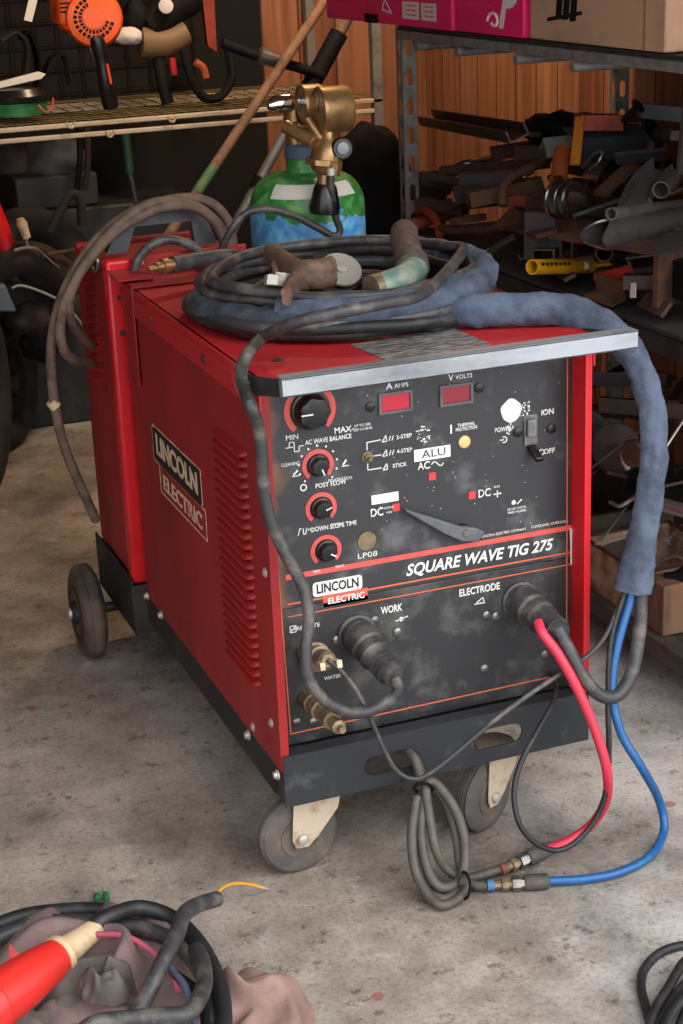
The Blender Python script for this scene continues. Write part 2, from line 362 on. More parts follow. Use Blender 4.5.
_dg = None
def curve_mesh(cu):
    o = bpy.data.objects.new('tmp', cu); C.objects.link(o)
    bpy.context.view_layer.update()
    dg = bpy.context.evaluated_depsgraph_get(); ev = o.evaluated_get(dg)
    me = bpy.data.meshes.new_from_object(ev); bpy.data.objects.remove(o); bpy.data.curves.remove(cu)
    return me
def text_mesh(body, cap, shear=0, fat=0, space=1, width=None):
    cu = bpy.data.curves.new('t', 'FONT'); cu.body = body; cu.size = cap/.70; cu.shear = shear; cu.offset = fat*cap
    cu.space_character = space; cu.align_x = 'CENTER'; cu.align_y = 'CENTER'; cu.extrude = 0.0003; cu.resolution_u = 3
    me = curve_mesh(cu)
    if width and len(me.vertices):
        xs = [v.co.x for v in me.vertices]; w = max(xs)-min(xs); c = (max(xs)+min(xs))/2
        for v in me.vertices: v.co.x = (v.co.x-c)*width/w
    return me
def plate(outer, holes, th):
    """2-D outline with holes as a sheet of thickness th, in its local xy plane"""
    cu = bpy.data.curves.new('p', 'CURVE'); cu.dimensions = '2D'; cu.fill_mode = 'BOTH'; cu.extrude = th/2
    for poly in [outer]+holes:
        sp = cu.splines.new('POLY'); sp.points.add(len(poly)-1); sp.use_cyclic_u = True
        for p, q in zip(sp.points, poly): p.co = (q[0], q[1], 0, 1)
    return curve_mesh(cu)
def slot(cx, cy, L, h, n=8):
    r = h/2; o = []
    for i in range(n+1): a = -PI/2+PI*i/n; o.append((cx+L/2-r+r*math.cos(a), cy+r*math.sin(a)))
    for i in range(n+1): a = PI/2+PI*i/n; o.append((cx-L/2+r+r*math.cos(a), cy+r*math.sin(a)))
    return o
def rrect(cx, cy, w, h, r, n=5):
    o = []
    for q, (sx, sy) in enumerate(((1, -1), (1, 1), (-1, 1), (-1, -1))):
        for i in range(n+1):
            a = -PI/2+q*PI/2+PI/2*i/n; o.append((cx+sx*(w/2-r)+r*math.cos(a), cy+sy*(h/2-r)+r*math.sin(a)))
    return o
def disc2(cx, cy, r, n=24): return [(cx+r*math.cos(2*PI*i/n), cy+r*math.sin(2*PI*i/n)) for i in range(n)]
def front(x, y, z): return Matrix(((1, 0, 0, x), (0, 0, -1, y), (0, 1, 0, z), (0, 0, 0, 1)))      # local xy -> world xz, facing -y
def leftm(x, y, z): return Matrix(((0, 0, -1, x), (-1, 0, 0, y), (0, 1, 0, z), (0, 0, 0, 1)))     # local x -> -y, facing -x
# ------------------------------------------------------------------ the setting
OIL = [(-.05, .35, .12, .5), (-.42, .70, .05, .9), (-.24, .36, .035, .8), (-.32, .18, .05, .6), (-.2, .62, .2, .5), (-.36, .78, .1, .75), (.0, .02, .10, .8), (.42, .10, .13, .75), (-.45, .62, .13, .7), (-.30, 1.05, .16, .6), (-.22, .45, .08, .6), (.25, .3, .3, .6), (.02, .55, .12, .55)]
BACK = 3.3; RIGHT = 1.62; LEFT = -2.3; CEIL = 2.55
struct(MB().box((LEFT-.3, -7, -.1), (RIGHT+2.5, BACK+.1, 0)).build('floor', mat_floor(), smooth=False))
struct(MB().box((LEFT-.1, BACK, 0), (RIGHT+.1, BACK+.1, CEIL)).build('wall_back', mat_boards('wall_boards_back', 0), smooth=False))
struct(MB().box((RIGHT, -.7, 0), (RIGHT+.1, BACK, CEIL)).build('wall_right', mat_boards('wall_boards_right', 1), smooth=False))
struct(MB().box((LEFT-.1, -.7, 0), (LEFT, BACK, CEIL)).build('wall_left', mat_boards('wall_boards_left', 1), smooth=False))
struct(MB().box((LEFT, BACK-.02, 0), (1.12, BACK-.001, CEIL)).build('wall_back_shade', mat('shade_black_board', '#060404', .9, col2='#0e0907', amt=.5, scale=4), smooth=False))  # added near-black sheet; the deep room's shade is put into its colour
struct(MB().box((LEFT-.1, -.8, 0), (-1.7, -.7, CEIL)).build('added_wall_front', mat_boards('wall_boards_front', 0), smooth=False))  # unseen; added to hold back light on the left side
struct(MB().box((-1.7, -.8, 2.42), (RIGHT+.1, -.7, CEIL)).build('added_front_lintel', M['wood'], smooth=False))  # unseen; added so less sky light reaches the back
struct(MB().box((LEFT-.1, -.7, CEIL), (RIGHT+.1, BACK+.1, CEIL+.1)).build('ceiling', M['wood'], smooth=False))

# ------------------------------------------------------------------ undercarriage
cart = T('undercarriage', 'black steel wheeled undercarriage carrying the red welding machine', 'cart', (.28, .5, 0))
me = plate([(0, 0), (.56, 0), (.56, .092), (0, .092)], [slot(.188, .042, .098, .036), slot(.382, .045, .098, .036)], .003)
tb = MB(); tb.mesh(me, front(0, .0015, .155))
tb.box((.013, .003, .2435), (.547, .03, .247))
tb.box((.0025, .003, .155), (.0055, .86, .232)); tb.box((.5545, .003, .155), (.5575, .86, .232)); tb.box((.0055, .03, .225), (.5545, .86, .229))
tb.box((.003, .003, .155), (.557, .012, .158))
tray = tb.build('tray', M['tray'], cart, bev=.002)
MB().box((-.0005, .05, .155), (.0025, .862, .216)).build('side_rail', M['tray_dull'], cart, bev=.001)
pb = MB(); pb.box((-.03, .865, .125), (.56, 1.19, .235)); pb.box((-.03, .862, .235), (-.026, 1.19, .252))
pb.build('rear_platform', M['tray_dull'], cart, bev=.006)
for (y, z) in ((.837, .221), (.729, .22), (.172, .21), (.02, .208)):
    MB().lathe([(0, .009), (.003, .009), (.0035, .0065), (.008, .006), (.0085, .003)], (-.004, y, z), (-1, 0, 0), 12).build('bolt', M['bolt'], cart)
def caster(cx, cy, ax, swivel, R=.0625):
    ax = V(ax).normalized(); w = .034
    c = V((cx, cy, R)); t = V((swivel[0], swivel[1], 0))
    fb = MB()
    side = ax
    fwd = V((0, 0, 1)).cross(ax); 
    if (t-c).dot(fwd) < 0: fwd = -fwd
    for s in (1, -1):
        o = c + side*s*(w/2+.006)
        pts = [o+fwd*(-.012)+V((0, 0, -.016)), o+fwd*.010+V((0, 0, -.018)), o+fwd*.028+V((0, 0, -.004)), o+fwd*.068+V((0, 0, .042)), o+fwd*.074+V((0, 0, .073)), o+fwd*(-.012)+V((0, 0, .073)), o+fwd*(-.018)+V((0, 0, .0))]
        fb.prism([p-side*.0015 for p in pts], side*.003)
    fb.prism([c+side*(w/2+.007)+fwd*.0+V((0, 0, .071)), c+side*(w/2+.007)+fwd*.068+V((0, 0, .071)), c-side*(w/2+.007)+fwd*.068+V((0, 0, .071)), c-side*(w/2+.007)+V((0, 0, .071))], (0, 0, .004))
    sp = c+fwd*.034; sp.z = .0
    fb.cyl(sp+V((0, 0, .136)), sp+V((0, 0, .146)), .026, .034); fb.cyl(sp+V((0, 0, .146)), sp+V((0, 0, .1545)), .036)
    f = fb.build('caster', M['caster_cream'], cart, bev=.001)
    wb = MB().lathe([(-w/2, .032), (-w/2-.001, .046), (-w/2+.002, R-.006), (-w/2+.007, R-.0015), (-.009, R), (-.008, R-.003), (-.005, R-.003), (-.004, R), (.004, R), (.005, R-.003), (.008, R-.003), (.009, R), (w/2-.007, R-.0015), (w/2-.002, R-.006), (w/2+.001, .046), (w/2, .032)], c, ax, 40)
    wb.build('wheel', M['tyre'], f)
    MB().lathe([(-w/2-.001, .028), (-w/2-.001, .036), (-w/2+.004, .036), (w/2-.004, .036), (w/2+.002, .036), (w/2+.002, .03), (w/2-.006, .026), (w/2-.004, .014), (w/2+.003, .012)], c, ax, 30).build('hub', M['tyre_brown'], f)
    MB().lathe([(-w/2-.014, .007), (w/2+.009, .007), (w/2+.0095, .010), (w/2+.014, .009), (w/2+.016, .005)], c, ax, 14).build('axle_bolt', M['bolt'], f)
caster(.035, .058, (.06, -1, 0), (.08, .06), .0705)
caster(.380, .05, (.48, -.87, 0), (.44, .07), .067)
def rear_wheel(x):
    R = .105; w = .05; c = V((x, 1.095, R))
    wb = MB().lathe([(-w/2, .06), (-w/2, .085), (-w/2+.006, .098), (-.012, R), (-.010, R-.002), (-.008, R), (.008, R), (.01, R-.002), (.012, R), (w/2-.006, .098), (w/2, .085), (w/2, .06)], c, (-1, 0, 0), 48).build('rear_wheel', M['tyre_brown'], cart)
    MB().lathe([(-w/2-.002, .058), (-w/2-.002, .064), (w/2-.012, .064), (w/2+.001, .064), (w/2+.002, .056), (w/2-.012, .05), (w/2-.01, .03), (w/2+.006, .026), (w/2+.012, .02)], c, (-1, 0, 0), 32).build('hub', M['tray_dull'], wb)
    MB().lathe([(w/2, .014), (w/2+.018, .013), (w/2+.02, .008)], c, (-1, 0, 0), 12).build('axle_nut', M['bolt'], wb)
rear_wheel(-.082); rear_wheel(.62)
MB().cyl((-.06, 1.095, .105), (.6, 1.095, .105), .011).build('axle', M['tray_dull'], cart)

# ------------------------------------------------------------------ the welding machine
wm = T('welding_machine', 'red steel welding machine with black control panel, standing on the wheeled undercarriage', 'welding machine', (.28, .42, .232))
# left side panel with its louvers pressed in
sb = MB(); sb.box((-.002, .006, .217), (.002, .847, .878)); sb.box((.002, .006, .217), (.012, .009, .86))
nl = 24
for i in range(nl):
    z = .742 - i*(.742-.345)/(nl-1)
    n = 6
    prof = []
    for (dx, dz) in ((0, .0), (-.007, -.003), (-.012, -.007), (-.012, -.0115), (0, -.0122)): prof.append((dx, dz))
    y0, y1 = .092, .262
    A = [];
    for (dx, dz) in prof: A.append((dx, dz))
    rows = []
    for (y, k) in ((y0, .0), (y0+.003, .55), (y0+.008, .9), (y0+.014, 1), (y1-.014, 1), (y1-.008, .9), (y1-.003, .55), (y1, 0)):
        rows.append([sb.bm.verts.new((-.002+dx*max(k, .02), y, z+dz*(.35+.65*k)-(1-k)*.004)) for dx, dz in prof])
    for a, b in zip(rows, rows[1:]):
        for j in range(4): sb.bm.faces.new((a[j], a[j+1], b[j+1], b[j]))
sb.build('side_panel', M['red_side'], wm, ang=50)
rb = MB(); rb.box((.556, .0, .24), (.56, .847, .878)); rb.box((.548, .0, .24), (.556, .003, .86)); rb.build('side_panel', M['red_bright'], wm, bev=.0008)
# lid
lb = MB(); lb.box((-.006, .0, .866), (.566, .85, .878)); lb.box((-.006, .0, .826), (-.002, .85, .866)); lb.box((.562, .0, .826), (.566, .85, .866))
lid = lb.build('lid', M['red_lid'], wm, bev=.004, seg=3)
MB().box((.004, .838, .24), (.556, .846, .864)).build('rear_panel', M['red_side'], wm)
for (x, y, z, d) in ((-.006, .287, .848, (-1, 0, 0)), (-.006, .62, .848, (-1, 0, 0)), (.06, .10, .878, (0, 0, 1)), (.50, .12, .878, (0, 0, 1)), (-.002, .03, .56, (-1, 0, 0)), (-.002, .045, .29, (-1, 0, 0)), (-.002, .15, .235, (-1, 0, 0))):
    MB().lathe([(0, .008), (.002, .008), (.004, .005), (.0045, .002)], (x, y, z), d, 12).build('screw', M['rust'] if z > .8 else M['bolt'], wm)
# rear corner strap
st = MB(); st.box((-.009, .74, .69), (-.006, .80, .884)); st.box((-.009, .74, .881), (.26, .80, .884))
st.build('corner_strap', M['red'], wm, bev=.001)
me = plate([(.196, .137), (.207, .012), (.392, .025), (.385, .165)], [], .001)
MB().mesh(me, Matrix.Translation((0, 0, .8786))).build('rating_plate', M['rating'], wm, smooth=False)
# handle bar
hb = MB(); hb.box((-.006, -.113, .879), (.576, -.109, .908)); hb.box((-.006, -.113, .904), (.576, -.088, .908)); hb.box((-.006, -.113, .879), (.576, -.09, .8825))
hd = hb.build('handle', M['zinc'], wm, bev=.0012)
for x in (-.0105, .5665):
    MB().prism([(x, -.1125, .881), (x, -.1125, .9075), (x, .0, .886), (x, .05, .878), (x, .05, .852), (x, .0, .856)], (.0044, 0, 0)).build('arm', M['panel_low'], hd, bev=.001)
for x, d in ((-.0105, -1), (.571, 1)):
    MB().lathe([(0, .009), (.004, .0085), (.006, .004)], (x, .035, .866), (d, 0, 0), 10).build('arm_bolt', M['steel'], hd)
# control panel
YP = .06
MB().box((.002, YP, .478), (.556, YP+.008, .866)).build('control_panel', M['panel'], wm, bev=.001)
MB().box((.002, YP-.001, .235), (.556, YP+.008, .4775)).build('connector_panel', M['panel_low'], wm, bev=.001)
Z = YP-.0012   # where ink sits
def ink(name, m, fill):
    b = MB(); fill(b); return b.build(name, m, wm, smooth=False)
def strip(b, x0, z0, x1, z1, w, y=Z):
    a = V((x0, y, z0)); c = V((x1, y, z1)); d = (c-a).normalized(); nrm = V((-d.z, 0, d.x))*w/2
    b.prism([a+nrm, c+nrm, c-nrm, a-nrm], (0, .0008, 0))
def rect(b, cx, cz, w, h, y=Z): b.box((cx-w/2, y, cz-h/2), (cx+w/2, y+.0008, cz+h/2))
def word(b, s, cx, cz, cap, y=Z-.0004, **k): b.mesh(text_mesh(s, cap, **k), front(cx, y, cz))
def f_orange(b):
    strip(b, .040, .4865, .556, .4865, .003, Z-.001); strip(b, .040, .4645, .552, .4645, .002, Z-.001)
    strip(b, .022, .83, .034, .256, .0022, Z-.001); strip(b, .546, .832, .5475, .262, .0022, Z-.001)
    strip(b, .032, .256, .548, .260, .0022, Z-.001); strip(b, .47, .834, .53, .834, .002)
ink('pinstripe', M['orange_ink'], f_orange)
ink('stripe', M['salmon'], lambda b: strip(b, .040, .5325, .556, .5315, .009))
def arc(b, cx, cz, r0, r1, a0, a1, n=40):
    P = []
    for i in range(n+1): t = math.radians(a0+(a1-a0)*i/n); P.append((cx+r1*math.cos(t), Z, cz+r1*math.sin(t)))
    for i in range(n, -1, -1): t = math.radians(a0+(a1-a0)*i/n); P.append((cx+r0*math.cos(t), Z, cz+r0*math.sin(t)))
    for i in range(n):
        a, c = P[i], P[i+1]; d, e = P[2*n+1-i], P[2*n-i]
        b.prism([a, c, e, d], (0, .0008, 0))
KN = [(.095, .804, .030, .043, .0335), (.104, .712, .0165, .0265, .0195), (.106, .640, .0165, .0265, .0195), (.111, .567, .0165, .0265, .0195)]
for (x, z, r, ro, ri) in KN:
    ink('dial_ring', M['salmon'], lambda b: arc(b, x, z, ri, ro, -48, 228))
for i, (x, z, r, ro, ri) in enumerate(KN):
    b = MB(); n = 48; rows = []
    for (h, s, lobe) in ((0, 1.06, 0), (.004, 1.06, 0), (.005, .93, .3), (.011 if i else .018, .86, .9), (.013 if i else .021, .78, .9), (.0135 if i else .022, .5, .4)):
        rows.append([b.bm.verts.new((x+math.cos(2*PI*j/n)*r*s*(1+.07*lobe*math.cos(7*2*PI*j/n)), YP-h*1.25, z+math.sin(2*PI*j/n)*r*s*(1+.07*lobe*math.cos(7*2*PI*j/n)))) for j in range(n)])
    for a, c in zip(rows, rows[1:]): b.bridge(a, c)
    b.bm.faces.new(rows[-1])
    k = b.build('knob', M['knob'], wm)
    p = MB(); a = math.radians((180, -70, 20, -30)[i]); h = YP-(.0135 if i else .022)*1.25-.0012
    d = V((math.cos(a), 0, math.sin(a)))
    strip(p, x+d.x*r*.15, z+d.z*r*.15, x+d.x*r*.8, z+d.z*r*.8, .0022, h); p.build('pointer', M['white'], k, smooth=False)
for (x, z, mm) in ((.239, .797, 'display'), (.345, .795, 'display2')):
    f = MB(); me = plate([(-.029, -.0175), (.029, -.0175), (.029, .0175), (-.029, .0175)], [[(-.025, -.0135), (.025, -.0135), (.025, .0135), (-.025, .0135)]], .004)
    f.mesh(me, front(x, YP-.002, z)); fr = f.build('display', M['grey_plastic'], wm, bev=.0006)
    MB().box((x-.025, YP-.001, z-.0135), (x+.025, YP, z+.0135)).build('window', M[mm], fr, smooth=False)
for (x, z) in ((.196, .795), (.386, .800), (.517, .712), (.455, .715)):
    MB().lathe([(0, .0085), (.003, .008), (.0045, .004)], (x, YP, z), (0, -1, 0), 14).build('panel_screw', M['knob'], wm)
# selector lever
MB().prism([(.243, YP-.016, .622), (.250, YP-.016, .617), (.345, YP-.016, .572), (.37, YP-.016, .566), (.387, YP-.016, .556), (.374, YP-.016, .541), (.345, YP-.016, .546), (.312, YP-.016, .566), (.247, YP-.016, .614)], (0, .012, 0)).build('selector_lever', M['grey_plastic'], wm, bev=.003)
MB().lathe([(0, .012), (.006, .011)], (.352, YP, .561), (0, -1, 0), 16).build('lever_hub', M['knob'], wm)
MB().lathe([(.0, .0065), (.002, .006)], (.352, YP-.016, .561), (0, -1, 0), 12).build('lever_screw', M['steel'], wm)
# toggles, lamp, lock
MB().lathe([(0, .010), (.002, .010), (.0025, .006), (.006, .0058), (.007, .003), (.016, .0042), (.018, .002)], (.188, YP, .713), (0, -1, -.1), 16).build('toggle_switch', M['brass_dirty'], wm)
sw = MB(); sw.box((.466, YP-.003, .69), (.491, YP, .742)); pw = sw.build('power_switch', M['steel'], wm, bev=.001)
MB().prism([(.47, YP-.003, .705), (.487, YP-.003, .705), (.487, YP-.003, .735), (.47, YP-.003, .735)], (0, -.006, 0)).build('rocker', M['alu_grey'], pw, bev=.002)
MB().prism([(.472, YP-.003, .69), (.486, YP-.003, .69), (.492, YP-.025, .672), (.478, YP-.025, .672)], (0, .004, -.008)).build('lever', M['knob'], pw, bev=.002)
MB().lathe([(0, .0105), (.003, .0105), (.0045, .009), (.0052, .004)], (.358, YP, .713), (0, -1, 0), 20).build('warning_lamp', M['lamp'], wm)
MB().lathe([(0, .016), (.002, .0158), (.0021, .011), (.003, .0108), (.0031, .006), (.0036, .0055)], (.182, YP, .571), (0, -1, 0), 24).build('lock_plug', M['brass_dirty'], wm)
# lettering on the black panel
def f_white(b):
    word(b, 'SQUARE WAVE TIG 275', .385, .5065, .0195, shear=.25, fat=.035, width=.272)
    word(b, 'WORK', .221, .444, .0125, fat=.02, width=.038); word(b, 'ELECTRODE', .382, .449, .0125, fat=.02, width=.075)
    word(b, 'REMOTE', .074, .441, .007, width=.04); rect(b, .048, .441, .011, .0015); strip(b, .044, .436, .052, .446, .0014); strip(b, .043, .436, .043, .447, .0014); strip(b, .053, .436, .053, .447, .0014); strip(b, .043, .447, .053, .447, .0014); strip(b, .043, .436, .053, .436, .0014)
    word(b, 'WATER', .112, .343, .006, width=.03)
    word(b, 'A', .229, .824, .011, fat=.03); word(b, 'AMPS', .250, .823, .007, fat=.02)
    word(b, 'V', .336, .824, .011, fat=.03); word(b, 'VOLTS', .359, .823, .007, fat=.02)
    word(b, 'MIN', .063, .764, .0085); word(b, 'MAX-', .150, .764, .0095, fat=.02); word(b, 'UP TO 300', .181, .767, .0042); word(b, 'SEE RATING', .182, .7605, .0042)
    word(b, 'AC WAVE BALANCE', .123, .752, .0075, fat=.02, width=.078)
    word(b, 'POST FLOW', .124, .678, .0075, fat=.02, width=.052); word(b, 'DOWN SLOPE TIME', .126, .606, .0075, fat=.02, width=.078)
    for (x, z) in ((.078, .688),): arc(b, x, .679, .004, .006, 0, 360, 16)
    for (x, z) in ((.052, .748),):
        for q in ((0, 0, .012, 0), (.006, 0, .006, .008), (.006, .008, .014, .008), (.014, .008, .014, -.008), (.014, -.008, .022, -.008), (.022, -.008, .022, 0), (.022, 0, .03, 0)): strip(b, x+q[0], z+q[1], x+q[2], z+q[3], .0014)
    for (x, z) in ((.065, .606),):
        for q in ((0, -.006, .003, .005), (.003, .005, .006, .005), (.009, .005, .009, -.005), (.009, -.005, .013, -.005), (.013, -.005, .015, .005)): strip(b, x+q[0], z+q[1], x+q[2], z+q[3], .0014)
    for (x, z, r, ro, ri) in KN[2:]:
        word(b, 'MIN', x-.018, z-.033, .005); word(b, 'MAX', x+.022, z-.031, .005)
    for k in range(11):
        a = math.radians(225-27*k); strip(b, .104+math.cos(a)*.031, .712+math.sin(a)*.031, .104+math.cos(a)*.034, .712+math.sin(a)*.034, .003)
    word(b, 'CLEANING', .058, .721, .0055, width=.03); word(b, 'PENETRATION', .14, .683, .0055, width=.04)
    strip(b, .062, .702, .07, .709, .003); strip(b, .06, .70, .073, .70, .0015); strip(b, .146, .706, .152, .714, .003); strip(b, .144, .704, .156, .704, .0015)
    strip(b, .188, .724, .188, .737, .0016); strip(b, .188, .737, .212, .738, .0016); strip(b, .197, .713, .212, .713, .0016); strip(b, .188, .702, .188, .691, .0016); strip(b, .188, .691, .212, .691, .0016)
    for z, s in ((.738, '2-STEP'), (.714, '4-STEP'), (.691, 'STICK')):
        word(b, s, .252 if s != 'STICK' else .243, z, .0065, fat=.02); strip(b, .214, z-.004, .222, z-.004, .0016); strip(b, .214, z-.004, .221, z+.006, .0016); strip(b, .222, z-.004, .221, z+.006, .0016)
        if s != 'STICK': strip(b, .226, z-.004, .229, z+.004, .0014); strip(b, .231, z-.004, .234, z+.004, .0014)
    word(b, 'AC', .285, .683, .0125, fat=.02, width=.022)
    for k in range(12):
        x0 = .299+k*.0018; x1 = x0+.0018; strip(b, x0, .683+.004*math.sin((x0-.299)/.0216*2*PI), x1, .683+.004*math.sin((x1-.299)/.0216*2*PI), .0018)
    word(b, 'DC', .201, .617, .0135, fat=.02, width=.022); word(b, 'ELECTRODE', .222, .622, .0035, width=.016); word(b, 'NEG', .222, .614, .0035)
    word(b, 'DC', .393, .619, .0135, fat=.02, width=.022); strip(b, .410, .614, .424, .614, .002); strip(b, .417, .608, .417, .62, .002); word(b, 'ELEC', .416, .627, .0035)
    word(b, 'POWER', .428, .724, .0075, fat=.02, width=.03); arc(b, .430, .706, .004, .0058, -120, 120, 14); strip(b, .422, .706, .43, .706, .0016)
    word(b, 'I', .499, .742, .009, fat=.02); word(b, 'ON', .511, .742, .0095, fat=.03); word(b, 'OFF', .513, .674, .0085, fat=.02); arc(b, .499, .674, .004, .0055, -150, 150, 14)
    word(b, 'THERMAL', .362, .742, .0055, fat=.02, width=.032); word(b, 'PROTECTION', .362, .735, .0055, fat=.02, width=.038); strip(b, .335, .73, .335, .745, .003)
    word(b, 'DO NOT SWITCH', .452, .583, .0042, width=.034); word(b, 'WHEN WELDING', .452, .577, .0042, width=.034); arc(b, .447, .594, .0, .004, 0, 360, 12); strip(b, .453, .590, .462, .597, .002)
    word(b, 'THE LINCOLN ELECTRIC COMPANY', .422, .5435, .0045, width=.095); word(b, 'CLEVELAND, OHIO U.S.A.', .514, .5445, .0045, width=.07)
    # pictograms by the connectors
    arc(b, .238, .423, .002, .004, 0, 360, 12); strip(b, .228, .421, .25, .426, .002); strip(b, .372, .424, .392, .424, .0016); strip(b, .376, .426, .388, .434, .0016); strip(b, .388, .434, .39, .426, .0016)
    word(b, 'LP08', .182, .547, .009, width=.034)
ink('lettering', M['white'], f_white)
ink('white_tape', M['white_paint'], lambda b: rect(b, .301, .702, .064, .020))
ink('white_tape', M['white_paint'], lambda b: rect(b, .216, .639, .047, .0155))
ink('lettering', M['black_ink'], lambda b: word(b, 'ALU', .303, .702, .013, width=.042))
for q in ((.300, .663), (.371, .619), (.235, .620)): ink('red_square', M['red_ink'], lambda b: rect(b, *q, .0125, .013))
# painted logo plates
rl = ink('logo_plate', M['white'], lambda b: b.mesh(plate(rrect(.128, .5025, .086, .025, .006), [], .0006), front(0, Z, 0)))
ink('logo_plate', M['salmon'], lambda b: rect(b, .141, .4795, .078, .021, Z+.0002))
ink('lettering', M['black_ink'], lambda b: word(b, 'LINCOLN', .128, .5025, .0155, fat=.04, width=.073))
ink('lettering', M['white'], lambda b: word(b, 'ELECTRIC', .142, .4785, .0105, fat=.03, width=.064))
def f_splash(b):
    rng = random.Random(3)
    P = [(.443+.0185*(1+.06*math.sin(5*t))*math.cos(t), .754+.0195*(1+.05*math.cos(4*t))*math.sin(t)) for t in [2*PI*i/28 for i in range(28)]]
    b.mesh(plate(P, [], .0006), front(0, Z, 0))
ink('paint_splash', M['white_paint'], f_splash)
def f_specks(b):
    rng = random.Random(3)
    for k in range(22):
        a = rng.uniform(-.8, .4); r = rng.uniform(.02, .034); rect(b, .443+math.cos(a)*r, .754+math.sin(a)*r, rng.uniform(.001, .005), rng.uniform(.001, .005))
    for k in range(14): rect(b, .443+rng.uniform(-.008, .004), .754-.02-rng.uniform(0, .02), .002, .003)
    for k in range(40): rect(b, rng.uniform(.19, .54), rng.uniform(.55, .83), rng.uniform(.0006, .0016), rng.uniform(.0006, .0016))
    for k in range(26):
        a = rng.uniform(0, 2*PI); r = rng.uniform(.006, .017); rect(b, .287+math.cos(a)*r*.8, .736+math.sin(a)*r, rng.uniform(.001, .006), rng.uniform(.001, .003))
    P = [(.552, .53), (.556, .53), (.5565, .50), (.5575, .466), (.554, .463), (.5535, .50)]
    b.mesh(plate(P, [], .0006), front(0, Z-.001, 0))
ink('paint_specks', M['white'], f_specks)['kind'] = 'stuff'
# connector sockets and screws on the lower panel
for (x, z) in ((.157, .413), (.456, .417)):
    b = MB().lathe([(0, .034), (.006, .034), (.008, .030), (.02, .029)], (x, YP-.001, z), (0, -1, 0), 28); b.build('output_socket', M['rubber_dusty'], wm)
for (x, z) in ((.23, .401), (.394, .400), (.389, .302), (.122, .408), (.190, .43), (.412, .395), (.212, .318), (.505, .305), (.535, .29), (.045, .275), (.075, .27)):
    MB().lathe([(0, .0075), (.002, .0075), (.0035, .0045), (.004, .002)], (x, YP-.001, z), (0, -1, 0), 12).build('panel_screw', M['steel'], wm)
b = MB().lathe([(0, .021), (.004, .021), (.006, .017), (.02, .016)], (.074, YP-.001, .395), (0, -1, 0), 24); b.build('remote_socket', M['brass_dirty'], wm)
d = (at(340, 728, 'y', -.075)-V((.066, YP, .315))); d.normalize()
o = V((.066, YP, .315))
MB().lathe([(0, .018), (.028, .018), (.029, .015), (.045, .015), (.046, .0185), (.06, .0185), (.061, .014), (.09, .014), (.091, .016), (.105, .016), (.106, .010), (.118, .010), (.119, .012), (.132, .012), (.134, .006), (.146, .006)], o, d, 8, up=(.3, 0, 1)).build('water_fitting', M['brass_dirty'], wm)
# painted name on the left side
lp = MB(); P = [(-.16, -.034), (.15, -.034), (.16, -.026), (.16, .034), (-.15, .034), (-.16, .026)]
X = -.0022
lp.mesh(plate(P, [], .0006), leftm(X, .533, .594)); lp.build('logo_plate', M['black_ink'], wm, smooth=False)
e = MB()
e.mesh(plate([(-.163, -.037), (.153, -.037), (.163, -.028), (.163, .037), (-.153, .037), (-.163, .028)], [P], .0005), leftm(X, .533, .594))
Q = [(-.15, -.03), (.15, -.03), (.15, .024), (-.15, .024)]
e.mesh(plate([(-.153, -.033), (.153, -.033), (.153, .027), (-.153, .027)], [Q], .0005), leftm(X, .508, .534))
e.mesh(text_mesh('LINCOLN', .038, fat=.05, width=.275), leftm(X-.0006, .533, .594))
e.mesh(text_mesh('ELECTRIC', .030, fat=.03, width=.255), leftm(X-.0006, .508, .528)); e.build('lettering', M['cream_ink'], wm, smooth=False)
# ------------------------------------------------------------------ water cooler behind the machine
wc = T('water_cooler', 'red box cooler with grey carrying handle standing behind the welding machine', 'cooler', (.11, 1.0, .235))
cb = MB(); cb.box((-.022, .905, .25), (.262, 1.16, .895)); cb.box((-.022, .905, .895), (.262, .925, .905)); cb.box((-.022, 1.14, .895), (.262, 1.16, .905))
for col in range(2):
    for i in range(10):
        z = .835-i*.0205-col*.010; y0 = .985+col*.055; y1 = y0+.052
        rows = []
        for (y, k) in ((y0, .1), (y0+.012, .8), (y0+.026, 1), (y0+.04, .8), (y1, .1)):
            rows.append([cb.bm.verts.new(p) for p in ((-.022, y, z+.008), (-.022-.009*k, y, z-.002-.006*k), (-.022, y, z-.010))])
        for a, b in zip(rows, rows[1:]):
            for j in range(2): cb.bm.faces.new((a[j], a[j+1], b[j+1], b[j]))
cb.build('housing', M['red_side'], wc, bev=.002)
fb = MB(); fb.box((-.026, .868, .238), (.028, .905, .915)); fb.build('corner_post', M['red_bright'], wc, bev=.008, seg=3)
fb = MB(); fb.box((.028, .872, .72), (.264, .88, .918)); fb.box((.028, .895, .25), (.264, .903, .72)); fb.box((.235, .872, .25), (.264, .9, .72)); fb.build('front_panel', M['red'], wc, bev=.002)
MB().prism([(-.024, .78, .889), (.05, .78, .889), (.05, .885, .893), (-.024, .885, .893)], (0, 0, .003)).build('bracket', M['red'], wc)
MB().prism([(-.012, .885, .893), (-.012, .9, .893), (-.024, .9, .893), (-.024, .9, .84), (-.024, .885, .84), (-.024, .885, .893)], (-.003, 0, 0)).build('hook_plate', M['red'], wc)
me = plate([(.005, 0), (.048, 0), (.068, .05), (.186, .05), (.192, 0), (.238, 0), (.214, .068), (.19, .088), (.07, .088), (.042, .068)], [], .028)
MB().mesh(me, front(0, 1.0, .905)).build('handle', M['grey_plastic'], wc, bev=.006, seg=3)
for (x, z) in ((.045, .905), (.125, .902), (.19, .895), (.075, .89)):
    MB().lathe([(0, .007), (.003, .006), (.004, .003)], (x, .872, z), (0, -1, 0), 12).build('rivet', M['bolt'], wc)
MB().lathe([(0, .006), (.004, .006)], (-.003, .868, .84), (0, -1, 0), 10).build('rivet', M['tray_dull'], wc)
